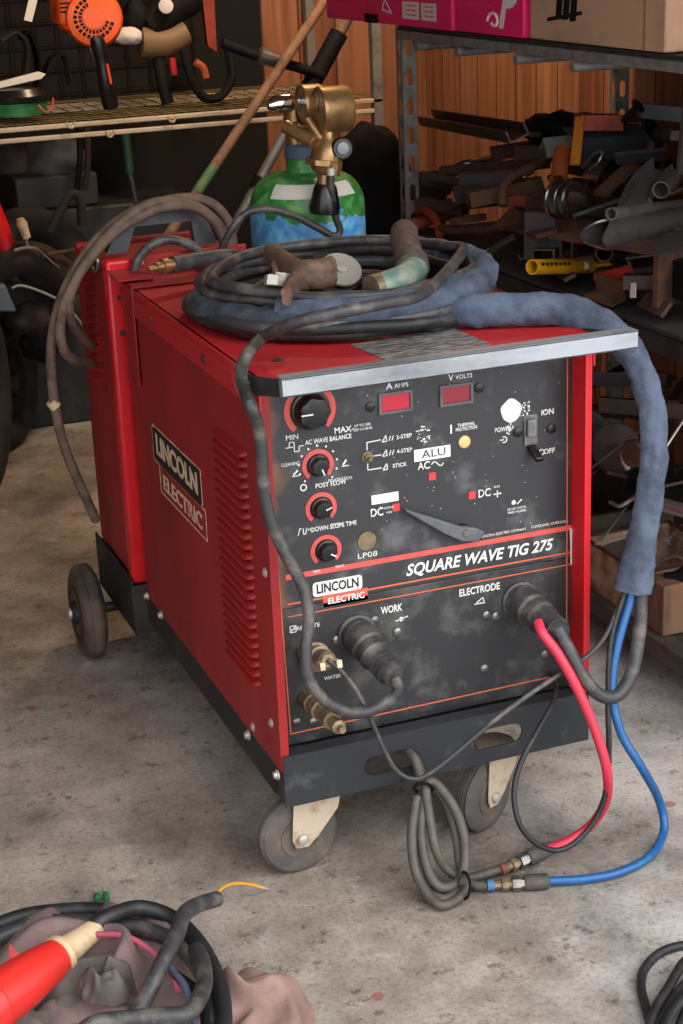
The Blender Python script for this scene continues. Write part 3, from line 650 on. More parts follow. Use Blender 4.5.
MB().lathe([(0, .006), (.004, .006)], (-.003, .868, .77), (0, -1, 0), 10).build('rivet', M['tray_dull'], wc)
MB().tube([at(*p) for p in ((128, 300, 'y', .87), (133, 272, 'y', .855), (145, 250, 'y', .85), (166, 240, 'y', .85), (188, 244, 'y', .85), (202, 255, 'y', .85), (205, 268, 'y', .86))], .0095, 10).build('hose_loop', M['rubber_dusty'], wc)
MB().torus((-.032, .94, .90), (1, .3, 0), .016, .004, 20, 8).build('lifting_ring', M['steel'], wc)

# ------------------------------------------------------------------ gas cylinder and regulator
cx, cy, R = .445, 1.008, .121
gc = T('gas_cylinder', 'gas cylinder with flaking green shoulder over pale blue body behind the welder', 'gas cylinder', (cx, cy, .235))
def cyl_mat():
    m = bpy.data.materials.new('green_over_blue_paint'); m.use_nodes = True
    nt = m.node_tree; N = nt.nodes; L = nt.links; b = N['Principled BSDF']; b.inputs['Roughness'].default_value = .32
    tc = N.new('ShaderNodeTexCoord'); sp = N.new('ShaderNodeSeparateXYZ'); L.new(tc.outputs['Object'], sp.inputs[0])
    nz = N.new('ShaderNodeTexNoise'); nz.inputs['Scale'].default_value = 22; nz.inputs['Detail'].default_value = 6; L.new(tc.outputs['Object'], nz.inputs['Vector'])
    a = N.new('ShaderNodeMath'); a.operation = 'MULTIPLY_ADD'; a.inputs[1].default_value = .12; L.new(nz.outputs[0], a.inputs[0]); L.new(sp.outputs[2], a.inputs[2])
    g = N.new('ShaderNodeMath'); g.operation = 'GREATER_THAN'; g.inputs[1].default_value = .775; L.new(a.outputs[0], g.inputs[0])
    n2 = N.new('ShaderNodeTexNoise'); n2.inputs['Scale'].default_value = 40; L.new(tc.outputs['Object'], n2.inputs['Vector'])
    r1 = N.new('ShaderNodeValToRGB'); e = r1.color_ramp.elements; e[0].position = .35; e[0].color = lin('#4794d4'); e[1].position = .7; e[1].color = lin('#82c8ec'); L.new(n2.outputs[0], r1.inputs['Fac'])
    r2 = N.new('ShaderNodeValToRGB'); e = r2.color_ramp.elements; e[0].position = .45; e[0].color = lin('#2f7a35'); e[1].position = .75; e[1].color = lin('#6fae62'); L.new(n2.outputs[0], r2.inputs['Fac'])
    mx = N.new('ShaderNodeMixRGB'); L.new(g.outputs[0], mx.inputs[0]); L.new(r1.outputs[0], mx.inputs[1]); L.new(r2.outputs[0], mx.inputs[2]); L.new(mx.outputs[0], b.inputs['Base Color'])
    return m
dome = [(.72, R)]+[(.72+.075*math.sin(t), .042+(R-.042)*math.cos(t)**.8) for t in [PI/2*i/10 for i in range(1, 10)]]
MB().lathe([(0, R-.006), (.006, R), (.3, R)]+dome+[(.797, .040), (.822, .040), (.824, .036)], (cx, cy, .235), (0, 0, 1), 64).build('body', cyl_mat(), gc, ang=60)
MB().lathe([(.824, .036), (.824, .041), (.83, .042), (.848, .042), (.853, .038), (.853, .02)], (cx, cy, .235), (0, 0, 1), 40).build('neck_ring', mat('blue_grey_ring', '#4a5f78', .45), gc)
# label wrapped on the shoulder
lb = MB(); rows = []
for i in range(25):
    a = math.radians(-150+i*100/24); rows.append([lb.bm.verts.new((cx+math.cos(a)*(r+.0015), cy+math.sin(a)*(r+.0015), .235+z)) for z, r in ((dome[3][0], dome[3][1]), (dome[5][0], dome[5][1]), (dome[6][0], dome[6][1]))])
for a, b in zip(rows, rows[1:]):
    for j in range(2): lb.bm.faces.new((a[j], b[j], b[j+1], a[j+1]))
lb.build('paper_label', M['paper'], gc)
vb = MB(); v0 = V((cx-.018, cy, 1.085))
vb.lathe([(0, .022), (.02, .022), (.022, .017), (.045, .017), (.05, .024), (.075, .022), (.08, .012)], v0, (0, 0, 1), 16); vb.cyl(v0+V((0, 0, .04)), v0+V((.05, -.03, .04)), .014)
vb.build('valve', M['brass'], gc)
vb = MB().lathe([(0, .010), (.012, .017), (.02, .019), (.05, .019), (.056, .015), (.07, .012)], v0+V((-.06, -.01, .085)), (1, 0, .05), 12); vb.build('valve_handle', M['chrome'], gc)
rg = T('gas_regulator', 'brass gas regulator with two gauges screwed to the green gas cylinder', 'regulator', (.47, .93, 1.0))
def gauge(c, ax, r, L):
    c = V(c); b = MB().lathe([(0, r*.9), (0, r), (.004, r*1.03), (.008, r), (L-.006, r), (L, r*.93), (L+.001, 0.001)], c, -V(ax), 40, caps=False).build('gauge', M['brass'], rg)
    MB().lathe([(.003, r*.9), (.004, r*.88)], c, -V(ax), 32).build('dial', M['glass'], b)
    a = V(ax).normalized(); MB().prism([c+V((0, 0, -.004))-a*.0005, c+V((0, .004, 0))-a*.0005, c+V((0, -r*.3, r*.6))-a*.0005], a*.001).build('needle', M['black_ink'], b)
ga = V((-1, .02, 0)).normalized()
gauge((.428, .87, 1.166), ga, .0455, .064); gauge((.415, .935, 1.172), ga, .040, .045)
bb = MB(); bb.lathe([(0, .016), (.02, .016), (.022, .024), (.03, .03), (.05, .033), (.075, .030), (.085, .02), (.10, .013), (.115, .012)], (.457, .93, 1.012), (.12, 0, 1), 20)
bb.cyl((.44, .93, 1.095), (.40, .99, 1.125), .014); bb.cyl((.455, .93, 1.10), (.435, .955, 1.14), .009); bb.lathe([(0, .038), (.012, .038)], (.455, .93, 1.05), (.12, 0, 1), 8)
bb.build('body', M['brass'], rg, bev=.001)
MB().lathe([(0, .0), (0, .030), (.012, .032), (.05, .024), (.058, .02)], (.452, .925, .955), (.08, 0, 1), 14).build('adjusting_knob', M['knob'], rg)
kb = MB().lathe([(0, .022), (.012, .022), (.016, .019), (.016, .012)], (.487, .91, 1.082), (-.1, -1, .1), 24).build('outlet_valve', M['knob'], rg)
MB().lathe([(0, .012), (.003, .012), (.004, .006)], (.485, .894, 1.084), (-.1, -1, .1), 16).build('outlet_cap', M['alu_grey'], kb)
MB().lathe([(0, .009), (.012, .009), (.013, .013), (.028, .013), (.03, .008), (.04, .008)], (.472, .905, 1.03), (0, -.1, 1), 6).build('hose_nut', M['brass'], rg)
gh = T('gas_hose', 'thin black gas hose running from the brass regulator towards the cooler', 'hose', at(331, 172, 'y', .9))
MB().tube([at(*p) for p in ((331, 170, 'y', .834), (331, 185, 'y', .834), (335, 215, 'y', .845), (340, 230, 'y', .85), (334, 236, 'y', .85), (318, 228, 'y', .85), (295, 216, 'y', .85), (268, 209, 'y', .85), (245, 214, 'y', .85), (230, 232, 'y', .85), (222, 250, 'y', .86), (220, 262, 'y', .87))], .0075, 10).build('hose', M['rubber_dusty'], gh)
MB().cyl(at(331, 168, 'y', .834), at(331, 175, 'y', .834), .0095).build('hose_clip', M['bolt'], gh)

for o_ in rg.children:
    o_.location += V((-.024, -.066, .010))
for o_ in rg.children:
    if o_.name.startswith('gauge'): o_.location = V((0, 0, 0))
# ------------------------------------------------------------------ dusty cable hung over the cooler
dc = T('mains_cable', 'dusty brown cable looped over the cooler handle and hanging to the floor', 'cable', (-.05, .98, .95))
A = [(96, 520, .99), (90, 507, .98), (78, 480, .98), (64, 445, .98), (54, 400, .97), (51, 355, .96), (57, 312, .95), (75, 270, .95), (106, 230, .955), (145, 207, .96), (185, 198, .97), (212, 204, .97), (228, 222, .96), (233, 244, .95)]
B = [(233, 250, .94), (216, 222, .94), (190, 206, .94), (155, 210, .935), (115, 232, .93), (85, 265, .925), (66, 300, .92), (60, 328, .92), (64, 350, .93), (76, 361, .97), (92, 364, 1.04)]
D = [(92, 346, 1.03), (80, 336, .98), (70, 318, .93), (70, 296, .92), (86, 262, .93), (118, 226, .93), (150, 204, .945), (182, 203, .95), (205, 212, .95), (221, 232, .94), (226, 256, .93)]
for i, S in enumerate((A, B, D)):
    MB().tube([at(u, v, 'y', y) for u, v, y in S], .0105, 10).build('cable', M['cable_brown'], dc)
MB().tube([at(u, v, 'y', .97) for u, v in ((51, 401), (56, 407))], .0125, 10).build('tape', M['cream'], dc)

# ------------------------------------------------------------------ leads on the machine
def ring_pts(c, r, z0, z1, a0, a1, n, seed, wob=.02):
    out = []
    for i in range(n+1):
        t = i/n; a = math.radians(a0+(a1-a0)*t)
        q = r(t) if callable(r) else r
        w = noise.noise(V((math.cos(a)*1.3+seed, math.sin(a)*1.3, t*1.5+seed)))*wob
        out.append(V((c[0]+math.cos(a)*(q+w)*1.03, c[1]+math.sin(a)*(q+w)*.98, z0+(z1-z0)*t+abs(noise.noise(V((a, seed, 2))))*.012)))
    return out
CC = (.268, .385)
wl = T('work_lead', 'black work lead coiled on the red lid with rusty earth clamp and ribbed plug', 'welding cable', (CC[0], CC[1], .879))
P = [(393, 676, -.06), (398, 690, -.064), (386, 702, -.06), (366, 712, -.07), (344, 711, -.075), (322, 698, -.075), (308, 676, -.07), (306, 645, -.06), (309, 615, -.05), (302, 585, -.04), (286, 555, -.035), (272, 525, -.03), (264, 490, -.03), (262, 455, -.035), (258, 425, -.04), (250, 404, -.05)]
path = [at(u, v, 'y', y) for u, v, y in P]
path += [at(243, 384, 'x', -.022), at(242, 368, 'x', -.02), at(249, 352, 'x', -.008), at(262, 338, 'z', .912), at(284, 327, 'z', .946), at(308, 319, 'z', .962), at(345, 311, 'z', .972), at(385, 303, 'z', .972), at(425, 292, 'z', .968)]
path += ring_pts(CC, lambda t: .225-.012*math.sin(7*t), .962, .93, -15, 560, 34, 1.3)
MB().tube(path, .0098, 12, k=5).build('cable', M['rubber_dusty'], wl)
MB().tube(ring_pts(CC, lambda t: .25+.008*math.sin(9*t), .892, .90, -150, 350, 34, 4.1), .0105, 10, k=5).build('cable', M['rubber'], wl)
MB().tube(ring_pts(CC, lambda t: .19-.03*t, .89, .905, 20, 900, 40, 6.3, .03), .0098, 10, k=5).build('cable', M['rubber'], wl)
MB().tube(ring_pts(CC, lambda t: .12-.02*t, .89, .90, 20, 500, 24, 3.3, .03), .0098, 10, k=5).build('cable', M['rubber'], wl)
MB().tube(ring_pts(CC, lambda t: .235+.02*math.sin(5*t), .90, .925, 60, 560, 34, 7.7, .03), .0098, 10, k=5).build('cable', M['rubber_dusty'], wl)
def plug(o, e, parent, m='rubber_dusty'):
    d = (e-o); L = d.length
    prof = [(0, .029), (.01, .031), (.03, .031), (.034, .027), (.05, .027), (.054, .0285)]
    h = .06
    while h < L-.055: prof += [(h, .0265), (h+.004, .0255), (h+.007, .0265)]; h += .01
    h = L-.05
    for k in range(4): prof += [(h, .0225), (h+.006, .0225), (h+.0065, .0195), (h+.0095, .0195)]; h += .0105
    prof += [(L, .016), (L+.001, .010)]
    MB().lathe(prof, o, d, 24).build('plug', M[m], parent)
plug(V((.157, .045, .413)), at(394, 678, 'y', -.062), wl)
cl = at(300, 276, 'z', .975)
def pc(u, v, z): return at(u, v, 'z', z)
cj = MB()
def jaw(f0, f1, ex):
    def r(t):
        def q(a): return (f0+(f1-f0)*t)*(1+ex*math.cos(2*a)) + noise.noise(V((t*5, math.cos(a)*1.5, math.sin(a)*1.5)))*.004
        return q
    return r
cj.tube([pc(331, 273, .965), pc(318, 274, .968), pc(304, 274, .971), pc(292, 270, .974), pc(281, 262, .978), pc(270, 253, .985)], jaw(.0205, .016, .30), 18)
cj.tube([pc(312, 277, .964), pc(300, 281, .962), pc(291, 287, .962), pc(286, 297, .961)], jaw(.015, .011, .35), 14)
cj.tube([pc(276, 262, .975), pc(275, 272, .97), pc(279, 284, .965)], jaw(.008, .007, .3), 10)
cjo = cj.build('earth_clamp', M['clamp'], wl, ang=70)
MB().lathe([(0, .017), (.003, .018), (.01, .017), (.016, .017), (.018, .012)], pc(274, 286, .965), cr*.1+cu*1.0, 6).build('clamp_bolt', M['bolt'], cjo)
MB().lathe([(0, .017), (.012, .016)], pc(282, 281, .962), cr*.1+cu*1.0, 6).build('clamp_bolt', M['bolt'], cjo)
nd = (-fw*.75+cu*.5+cr*.2).normalized(); dp = pc(341, 270, .955)
MB().lathe([(-.012, .046), (-.004, .046), (-.003, .04)], dp-nd*.004+cr*-.012, nd, 30).build('rubber_disc', M['rubber'], cjo)
MB().lathe([(-.002, .036), (.003, .036), (.004, .035), (.0041, .012), (.010, .0115), (.011, .007)], dp, nd, 36).build('washer', M['bolt'], cjo)

el = T('electrode_lead', 'black electrode lead coiled on the lid, its angled holder pale green and brown', 'welding cable', (CC[0]+.1, CC[1]-.05, .88))
hp = [pc(404, 232, 1.0), pc(405, 243, .995), pc(409, 256, .985), pc(412, 264, .975)]
b = MB(); P = smooth_path(hp, 8)
b.tube(P, lambda t: .0245+.0018*math.sin(t*75)-.004*(t < .04), 16, raw=True); b.build('grip', M['holder_brown'], el)
MB().tube([pc(412, 262, .977), pc(413, 268, .972)], .0275, 20).build('collar', M['cable_grey'], el)
MB().tube([pc(413, 266, .972), pc(412, 272, .966), pc(402, 279, .962), pc(388, 284, .958), pc(378, 287, .956)], lambda t: .0255-.004*t, 18).build('head', M['teal'], el)
MB().tube([pc(383, 285.5, .9565), pc(371, 289, .955)], .0225, 20).build('tip_ring', M['brass_dirty'], el)
MB().tube([pc(404, 230, 1.0), pc(410, 236, .96)]+ring_pts((CC[0]+.02, CC[1]+.02), lambda t: .24, .945, .925, 40, -420, 30, 2.2, .03), .009, 10, k=5).build('cable', M['rubber_dusty'], el)
MB().tube(ring_pts((CC[0]+.015, CC[1]+.02), lambda t: .205, .91, .93, 0, 400, 26, 9.2, .03), .009, 10, k=5).build('cable', M['rubber'], el)

bh = T('torch_adapter_hose', 'black hose with brass end fitting lying across the back of the red lid', 'hose', pc(160, 268, .93))
MB().tube([pc(172, 265, .93), pc(195, 261, .928), pc(230, 256, .925), pc(262, 258, .92), pc(300, 250, .905), pc(340, 246, .905)], lambda t: .0165-.006*min(1, max(0, (t-.3)*4)), 12).build('hose', M['rubber_dusty'], bh)
MB().lathe([(0, .006), (.016, .006), (.017, .011), (.03, .011), (.031, .0155), (.043, .0155), (.044, .012), (.06, .012)], pc(148, 269.5, .93), pc(172, 265, .93)-pc(148, 269.5, .93), 12).build('brass_fitting', M['brass'], bh)

# TIG torch lead in its denim sleeve
tl = T('torch_lead', 'TIG torch lead in blue denim sleeve hanging down beside the front of the machine', 'welding cable', (.5, .1, .879))
pre = ring_pts(CC, lambda t: .232, .905, .915, -190, -62, 10, 3.3, .01)
pre = [V((p.x, p.y, p.z)) for p in pre]
SL = [(446, 312, .17), (478, 311, .13), (520, 309, .11), (566, 311, .08), (606, 328, .04), (634, 358, .0), (650, 400, -.03), (654, 450, -.045), (648, 505, -.055), (639, 555, -.06), (633, 590, -.06)]
main = [at(u, v, 'y', y) for u, v, y in SL]
def wr(t):
    def q(a):
        base = .0255 - .0055*math.sin(PI*min(1, max(0, (t-.35)/.62))) + .003*max(0, t-.9)*10
        n1 = noise.noise(V((t*26, math.cos(a)*1.2, math.sin(a)*1.2)))*.004
        n2 = noise.noise(V((t*60+9, math.cos(a)*1.5+a*.2, math.sin(a)*1.5)))*.0022
        base *= min(1, .72+t*9)
        fl = 1+.10*math.cos(2*a)
        return (base+n1+n2)*fl
    return q
MB().tube(smooth_path(main, 14), wr, 28, raw=True).build('denim_sleeve', M['denim'], tl, ang=80)
def wr2(t):
    def q(a): return .0245+noise.noise(V((t*30, math.cos(a)*1.3, math.sin(a)*1.3)))*.006
    return q
MB().tube(smooth_path(pre+[at(430, 318, 'y', .15), main[0]], 8), wr2, 22, raw=True).build('denim_sleeve', M['denim_dark'], tl, ang=80)
MB().tube(smooth_path(ring_pts((CC[0]+.02, CC[1]+.01), lambda t: .243+.008*math.sin(6*t), .922, .938, -135, 40, 14, 5.5, .01), 8), wr2, 20, raw=True).build('denim_sleeve', M['denim'], tl, ang=80)
def Y(L): return [at(u, v, 'y', y) for u, v, y in L]
MB().tube(Y([(558, 628, -.065), (569, 650, -.085), (583, 676, -.105), (600, 695, -.115), (618, 695, -.115), (632, 672, -.105), (639, 635, -.085), (641, 600, -.07), (640, 575, -.06)]), .0115, 12).build('power_cable', M['rubber_dusty'], tl)
plug(V((.456, .045, .417)), at(562, 634, 'y', -.068), tl)
MB().tube(Y([(538, 622, -.05), (543, 634, -.07), (558, 654, -.09), (578, 690, -.115), (597, 735, -.135), (607, 772, -.145)])+[at(606, 800, 'z', .10), at(592, 824, 'z', .04), at(570, 840, 'z', .016), at(546, 850, 'z', .015)], .0085, 12).build('red_hose', M['hose_red'], tl)
MB().tube(Y([(633, 575, -.06), (630, 600, -.065), (620, 635, -.08), (613, 670, -.095), (613, 700, -.11), (622, 735, -.13), (643, 770, -.15)])+[at(659, 800, 'z', .07), at(664, 830, 'z', .02), at(650, 856, 'z', .012), at(620, 872, 'z', .010), at(585, 879, 'z', .010), at(549, 881, 'z', .012)], .0075, 12).build('blue_hose', M['hose_blue'], tl)
MB().tube(Y([(632, 572, -.06), (624, 594, -.062), (611, 640, -.085), (608, 700, -.11), (609, 745, -.125), (607, 785, -.13), (598, 815, -.13), (580, 838, -.13), (560, 850, -.13), (538, 845, -.13), (520, 825, -.12), (514, 795, -.10), (520, 765, -.08), (538, 730, -.06), (552, 705, -.04), (556, 688, -.01), (553, 678, .03), (551, 674, .055)]), .0048, 10).build('gas_line', M['rubber'], tl)
MB().tube(Y([(634, 572, -.06), (622, 600, -.062), (616, 614, -.07), (604, 638, -.08), (585, 658, -.085), (560, 674, -.09), (530, 694, -.095), (495, 720, -.09), (462, 748, -.085), (435, 770, -.08), (415, 779, -.075), (398, 772, -.07), (385, 752, -.065), (372, 722, -.06), (356, 690, -.055), (340, 670, -.05), (328, 660, -.045)]), .0042, 10).build('control_cable', M['rubber_dusty'], tl)
o = V((.074, .045, .395)); e = at(329, 661, 'y', -.045)
MB().lathe([(0, .024), (.025, .024), (.027, .02), (.05, .02), (.052, .016), (.085, .015), (.09, .010)], o, e-o, 20).build('control_plug', M['brass_dirty'], tl)
bm_ = MB(); dd = (e-o).normalized(); sd = dd.cross(V((0, 0, 1))).normalized()
for s in (1, -1): bm_.prism([o+dd*.07+sd*s*.016, o+dd*.105+sd*s*.018, o+dd*.105+sd*s*.010, o+dd*.07+sd*s*.010], dd.cross(sd)*.012)
bm_.build('cord_grip', M['cream'], tl)

# cooler hoses tied in a bundle
ch = T('cooling_hoses', 'bundle of looped grey hoses tied up in front of the tray slot', 'hose', at(440, 898, 'z', 0))
def hose(L, name='hose'):
    return MB().tube([at(*p) for p in L], .0082, 10).build(name, M['cable_grey'], ch)
hose([(396, 748, 'y', .05), (410, 753, 'y', .0), (418, 768, 'y', -.02), (421, 790, 'y', -.035), (416, 825, 'y', -.06), (418, 860, 'y', -.09), (428, 888, 'z', .02), (442, 899, 'z', .012), (456, 893, 'z', .012), (470, 884, 'z', .014), (478, 886, 'z', .012), (504, 884, 'z', .013)])
hose([(401, 749, 'y', .05), (414, 757, 'y', .002), (421, 775, 'y', -.02), (425, 790, 'y', -.045), (421, 830, 'y', -.075), (427, 868, 'y', -.11), (440, 887, 'z', .028), (458, 882, 'z', .024), (464, 868, 'y', -.12), (465, 845, 'y', -.10), (459, 818, 'y', -.08), (446, 795, 'y', -.06), (433, 782, 'y', -.045), (426, 788, 'y', -.05), (430, 820, 'y', -.075), (436, 850, 'y', -.10), (448, 870, 'z', .035), (466, 878, 'z', .018), (485, 874, 'z', .014), (508, 867, 'z', .014)])
hose([(426, 786, 'y', -.036), (440, 793, 'y', -.045), (451, 815, 'y', -.06), (457, 840, 'y', -.08), (460, 865, 'y', -.10), (464, 882, 'z', .032)])
hose([(417, 796, 'y', -.05), (412, 830, 'y', -.075), (414, 865, 'y', -.10), (424, 889, 'z', .028), (440, 905, 'z', .012), (458, 899, 'z', .012), (467, 888, 'z', .022)])
MB().tube([at(*p) for p in ((414, 788, 'y', -.055), (422, 783, 'y', -.06), (431, 786, 'y', -.06), (432, 791, 'y', -.05), (422, 794, 'y', -.03))], .0028, 8, closed=True).build('wire_tie', M['black'], ch)
MB().tube([at(*p) for p in ((464, 872, 'z', .045), (470, 882, 'z', .04), (468, 896, 'z', .02), (462, 898, 'z', .006), (460, 882, 'z', .0))], .0026, 8, closed=True).build('wire_tie', M['black'], ch)
def coupler(a, b, tape):
    a, b = V(a), V(b); d = b-a; L = d.length
    MB().cyl(a-d*.12, a, .0095).build('tape', tape, ch)
    MB().lathe([(0, .007), (.012, .007), (.013, .011), (.024, .011), (.025, .008), (.03, .008)], a, d, 8).build('barb', M['brass_dirty'], ch)
    MB().lathe([(.03, .013), (.044, .013), (.0445, .010), (.05, .010)], a, d, 6).build('nut', M['steel'], ch)
    MB().lathe([(.05, .0115), (.053, .0135), (L*.97, .0135), (L, .0105)], a, d, 18).build('sleeve', M['cable_grey'], ch)
coupler(at(494, 885, 'z', .014), at(549, 881, 'z', .014), mat('blue_tape', '#35698c', .6))
coupler(at(505, 868, 'z', .015), at(546, 850, 'z', .015), mat('red_tape', '#6f352e', .7))
# ------------------------------------------------------------------ steel rack along the right wall
rk = T('shelving_rack', 'grey slotted steel shelving rack full of scrap metal along the wall', 'shelving', (1.25, .9, 0))
RX = .95; RY0, RY1 = .12, 1.70; RB = 1.56
def post(x, y, sx, sy):
    H = 1.2555; b = MB()
    holes = [slot(.0, 0, .036, .013, 5)]
    hs = [[(px_*1.0, py_) for px_, py_ in [(q[1]+.018, q[0]+.06+k*.072) for q in slot(0, 0, .042, .017, 5)]] for k in range(25)]
    me = plate([(0, 0), (.036, 0), (.036, H), (0, H)], hs, .0025)
    b.mesh(me, Matrix(((sx, 0, 0, x), (0, 0, -1, y), (0, 1, 0, 0), (0, 0, 0, 1))))
    b.mesh(me, Matrix(((0, 0, 1, x), (sy, 0, 0, y), (0, 1, 0, 0), (0, 0, 0, 1))))
    b.build('post', M['rack'], rk, smooth=False)
post(RX, RY1-.036, 1, 1); post(RX, RY0, 1, 1); post(RB, RY1-.036, 1, 1); post(RB, RY0, 1, 1)
def shelf(z, m, th, bm_):
    ang = [(0, 0), (th, 0), (th, .003), (.003, .003), (.003, th), (0, th)]
    b = MB()
    b.box((RX-.004, RY0, z-th), (RX, RY1, z)); b.box((RX-.004, RY0, z-.003), (RX+.035, RY1, z))
    b.build('shelf_rail', m, rk, bev=.001)
    b = MB(); b.box((RB+.036, RY0, z-th), (RB+.04, RY1, z)); b.build('shelf_rail', m, rk)
    b = MB(); b.box((RX, RY1-.003, z-th), (RB+.036, RY1, z)); b.build('shelf_rail', m, rk)
    MB().box((RX+.002, RY0, z+.0005), (RB+.036, RY1-.004, z+.008)).build('shelf_deck', bm_, rk)
shelf(1.256, M['rack'], .022, M['rack_dark'])
shelf(.742, M['rack_dark'], .04, M['board'])
for y in (.77, 1.02, 1.32, 1.55):
    MB().cyl((RX-.012, y, 1.222), (RB+.03, y, 1.222), .011, n=14).build('cross_tube', M['rack'], rk)
MB().box((RX-.012, RY0, .068), (RX+.028, RY1, .112)).build('shelf_rail', M['bin'], rk, bev=.003)
MB().box((RX+.028, RY0, .09), (RB+.03, RY1, .108)).build('shelf_deck', M['board'], rk)

# cartons on the top shelf
zt = 1.267
def carton(name, label, lo, hi, m, grp=None):
    t = T(name, label, 'box', ((lo[0]+hi[0])/2, (lo[1]+hi[1])/2, lo[2]), grp)
    MB().box(lo, hi).build('carton', m, t, bev=.004); return t
pk = carton('cardboard_tray', 'pink drinks tray with white stickers overhanging the end of the top shelf', (.935, 1.335, zt), (1.28, 2.15, zt+.17), M['pink'])
b = MB(); X = .9345
for y0, y1 in ((1.52, 1.62), (1.42, 1.505)): b.box((X-.0006, y0, zt+.018), (X, y1, zt+.058))
b.build('sticker', M['paper'], pk, smooth=False)
b = MB()
for y0, n_ in ((1.535, 3), (1.43, 3)):
    b = MB()
    for k in range(n_):
        yy = y0
        for q in (.010, .016, .007, .013, .009):
            b.box((X-.0010, yy, zt+.026+k*.011), (X-.0006, yy+q*.8, zt+.030+k*.011)); yy += q+.002
    b.build('small_print', M['pink'], pk, smooth=False)
b = MB()
b = MB(); b.box((.93, 1.78, zt+.0), (.9352, 1.86, zt+.022)); b.build('hand_slot', M['black'], pk, smooth=False)
b = MB()
for (y0, z0, y1, z1) in ((1.69, .028, 1.75, .035), (1.69, .028, 1.73, .06), (1.75, .035, 1.73, .06)):
    a, c = V((X, y0, zt+z0)), V((X, y1, zt+z1)); d = (c-a).normalized(); nn = d.cross(V((1, 0, 0)))*.002; b.prism([a+nn, c+nn, c-nn, a-nn], (-.0006, 0, 0))
b.build('triangle_mark', M['paper'], pk, smooth=False)
pk2 = carton('cardboard_tray', 'bright pink carton with a white script letter on the top shelf', (.94, .985, zt), (1.30, 1.325, zt+.19), M['pink'])
MB().mesh(text_mesh('P', .10, shear=.35, fat=.03), leftm(.9394, 1.07, zt+.062)).build('lettering', M['paper'], pk2, smooth=False)
b = MB(); sp_ = [V((.9392, 1.125+.03*math.cos(a)*(1-a/9), zt+.03+.02*math.sin(a)*(1-a/9))) for a in [k*.3 for k in range(20)]]
b.tube(sp_, .0035, 6, raw=True); b.build('flourish', M['paper'], pk2)
MB().box((.9385, 1.14, zt+.06), (.9395, 1.32, zt+.062)).build('score_line', M['salmon'], pk2)
bc = carton('cardboard_box', 'large plain brown cardboard box on the top shelf', (.945, .43, zt), (1.32, .965, zt+.26), M['card'])
MB().box((.9435, .50, zt), (.9455, .504, zt+.26)).build('corner_fold', mat('card_edge', '#6d533f', .9), bc)
b = MB()
for k in range(3): b.prism([(.9438, .85-k*.03, zt+.045-k*.002), (.9438, .825-k*.03, zt+.048-k*.002), (.9438, .815-k*.03, zt+.11), (.9438, .84-k*.03, zt+.11)], (.0006, 0, 0))
b.prism([(.9436, .925, zt+.088), (.9436, .70, zt+.118), (.9436, .70, zt+.124), (.9436, .925, zt+.094)], (.0006, 0, 0))
b.prism([(.9436, .885, zt+.038), (.9436, .74, zt+.056), (.9436, .74, zt+.064), (.9436, .885, zt+.046)], (.0006, 0, 0))
b.build('printed_mark', M['black'], bc, smooth=False)

# ------------------------------------------------------------------ scrap metal on the middle shelf
def one(name, label, cat, b, m, bev=0, grp=None, ang=38): return tag(b.build(name, m, None, bev=bev, ang=ang), label, cat, grp)
def a_(u, v, x): return at(u, v, 'x', x)
def L_(w, t): return [(0, 0), (w, 0), (w, t), (t, t), (t, w), (0, w)]
def U_(w, h, t): return [(-w/2, 0), (w/2, 0), (w/2, h), (w/2-t, h), (w/2-t, t), (-w/2+t, t), (-w/2+t, h), (-w/2, h)]
def R_(w, h): return [(-w/2, -h/2), (w/2, -h/2), (w/2, h/2), (-w/2, h/2)]
yp = T('yellow_tube', 'yellow painted tube with flattened bolted end on the shelf edge', 'tube', a_(560, 270, .96))
b = MB(); b.pipe(a_(532, 267, .85), a_(590, 266, 1.05), .0160, .003, 20); yo = b.build('tube', M['yellow'], yp)
MB().sweep(R_(.026, .008), a_(588, 266, 1.05), a_(609, 263, 1.10)).build('flattened_end', M['yellow'], yp, bev=.002)
MB().lathe([(0, .010), (.004, .010), (.006, .006)], a_(585, 266, 1.02), (-.6, -.7, .2), 12).build('bolt', M['bolt'], yo)
b = MB(); d0 = (a_(542, 265.5, .868)); d1 = a_(572, 265, .97)
for k in range(7): p = d0.lerp(d1, k/7); q = d0.lerp(d1, (k+.6)/7); b.prism([p, q, q+V((0, 0, .006)), p+V((0, 0, .006))], (-.0006, -.0006, 0))
b.build('printed_mark', M['black'], yo, smooth=False)
one('steel_tube', 'bright polished steel tube, thin and straight, on top of the scrap', 'tube', MB().pipe(a_(611, 214, .93), a_(700, 203, 1.28), .0125, .002, 20), M['steel_bright'])
b = MB(); p0, p1 = a_(600, 236, .91), a_(705, 218, 1.22); n = 24; d = (p1-p0).normalized()
A0 = b.ring(p0, d, .031, n); A1 = b.ring(p1, d, .031, n); B0 = b.ring(p0, d, .027, n); B1 = b.ring(p1, d, .027, n)
for i in range(n):
    s = abs(math.cos(2*PI*i/n))**2*.045
    A0[i].co -= d*(s-.02); B0[i].co -= d*(s-.02)
b.bridge(A0, A1); b.bridge(B1, B0); b.bridge(B0, A0); b.bridge(A1, B1)
one('steel_pipe', 'wide steel pipe with saddle shaped cut end below the polished tube', 'pipe', b, M['steel'])
c = a_(570, 200, 1.0); ax = V((.30, -.95, .05)).normalized()
b = MB(); b.lathe([(-.04, .034), (-.04, .040), (-.034, .041), (-.032, .037), (-.02, .037), (-.018, .041), (-.008, .041), (-.006, .036), (.0, .036), (.002, .039), (.012, .039), (.014, .034), (.02, .034), (.02, .029), (-.04, .029), (-.04, .034)], c, ax, 36, caps=False)
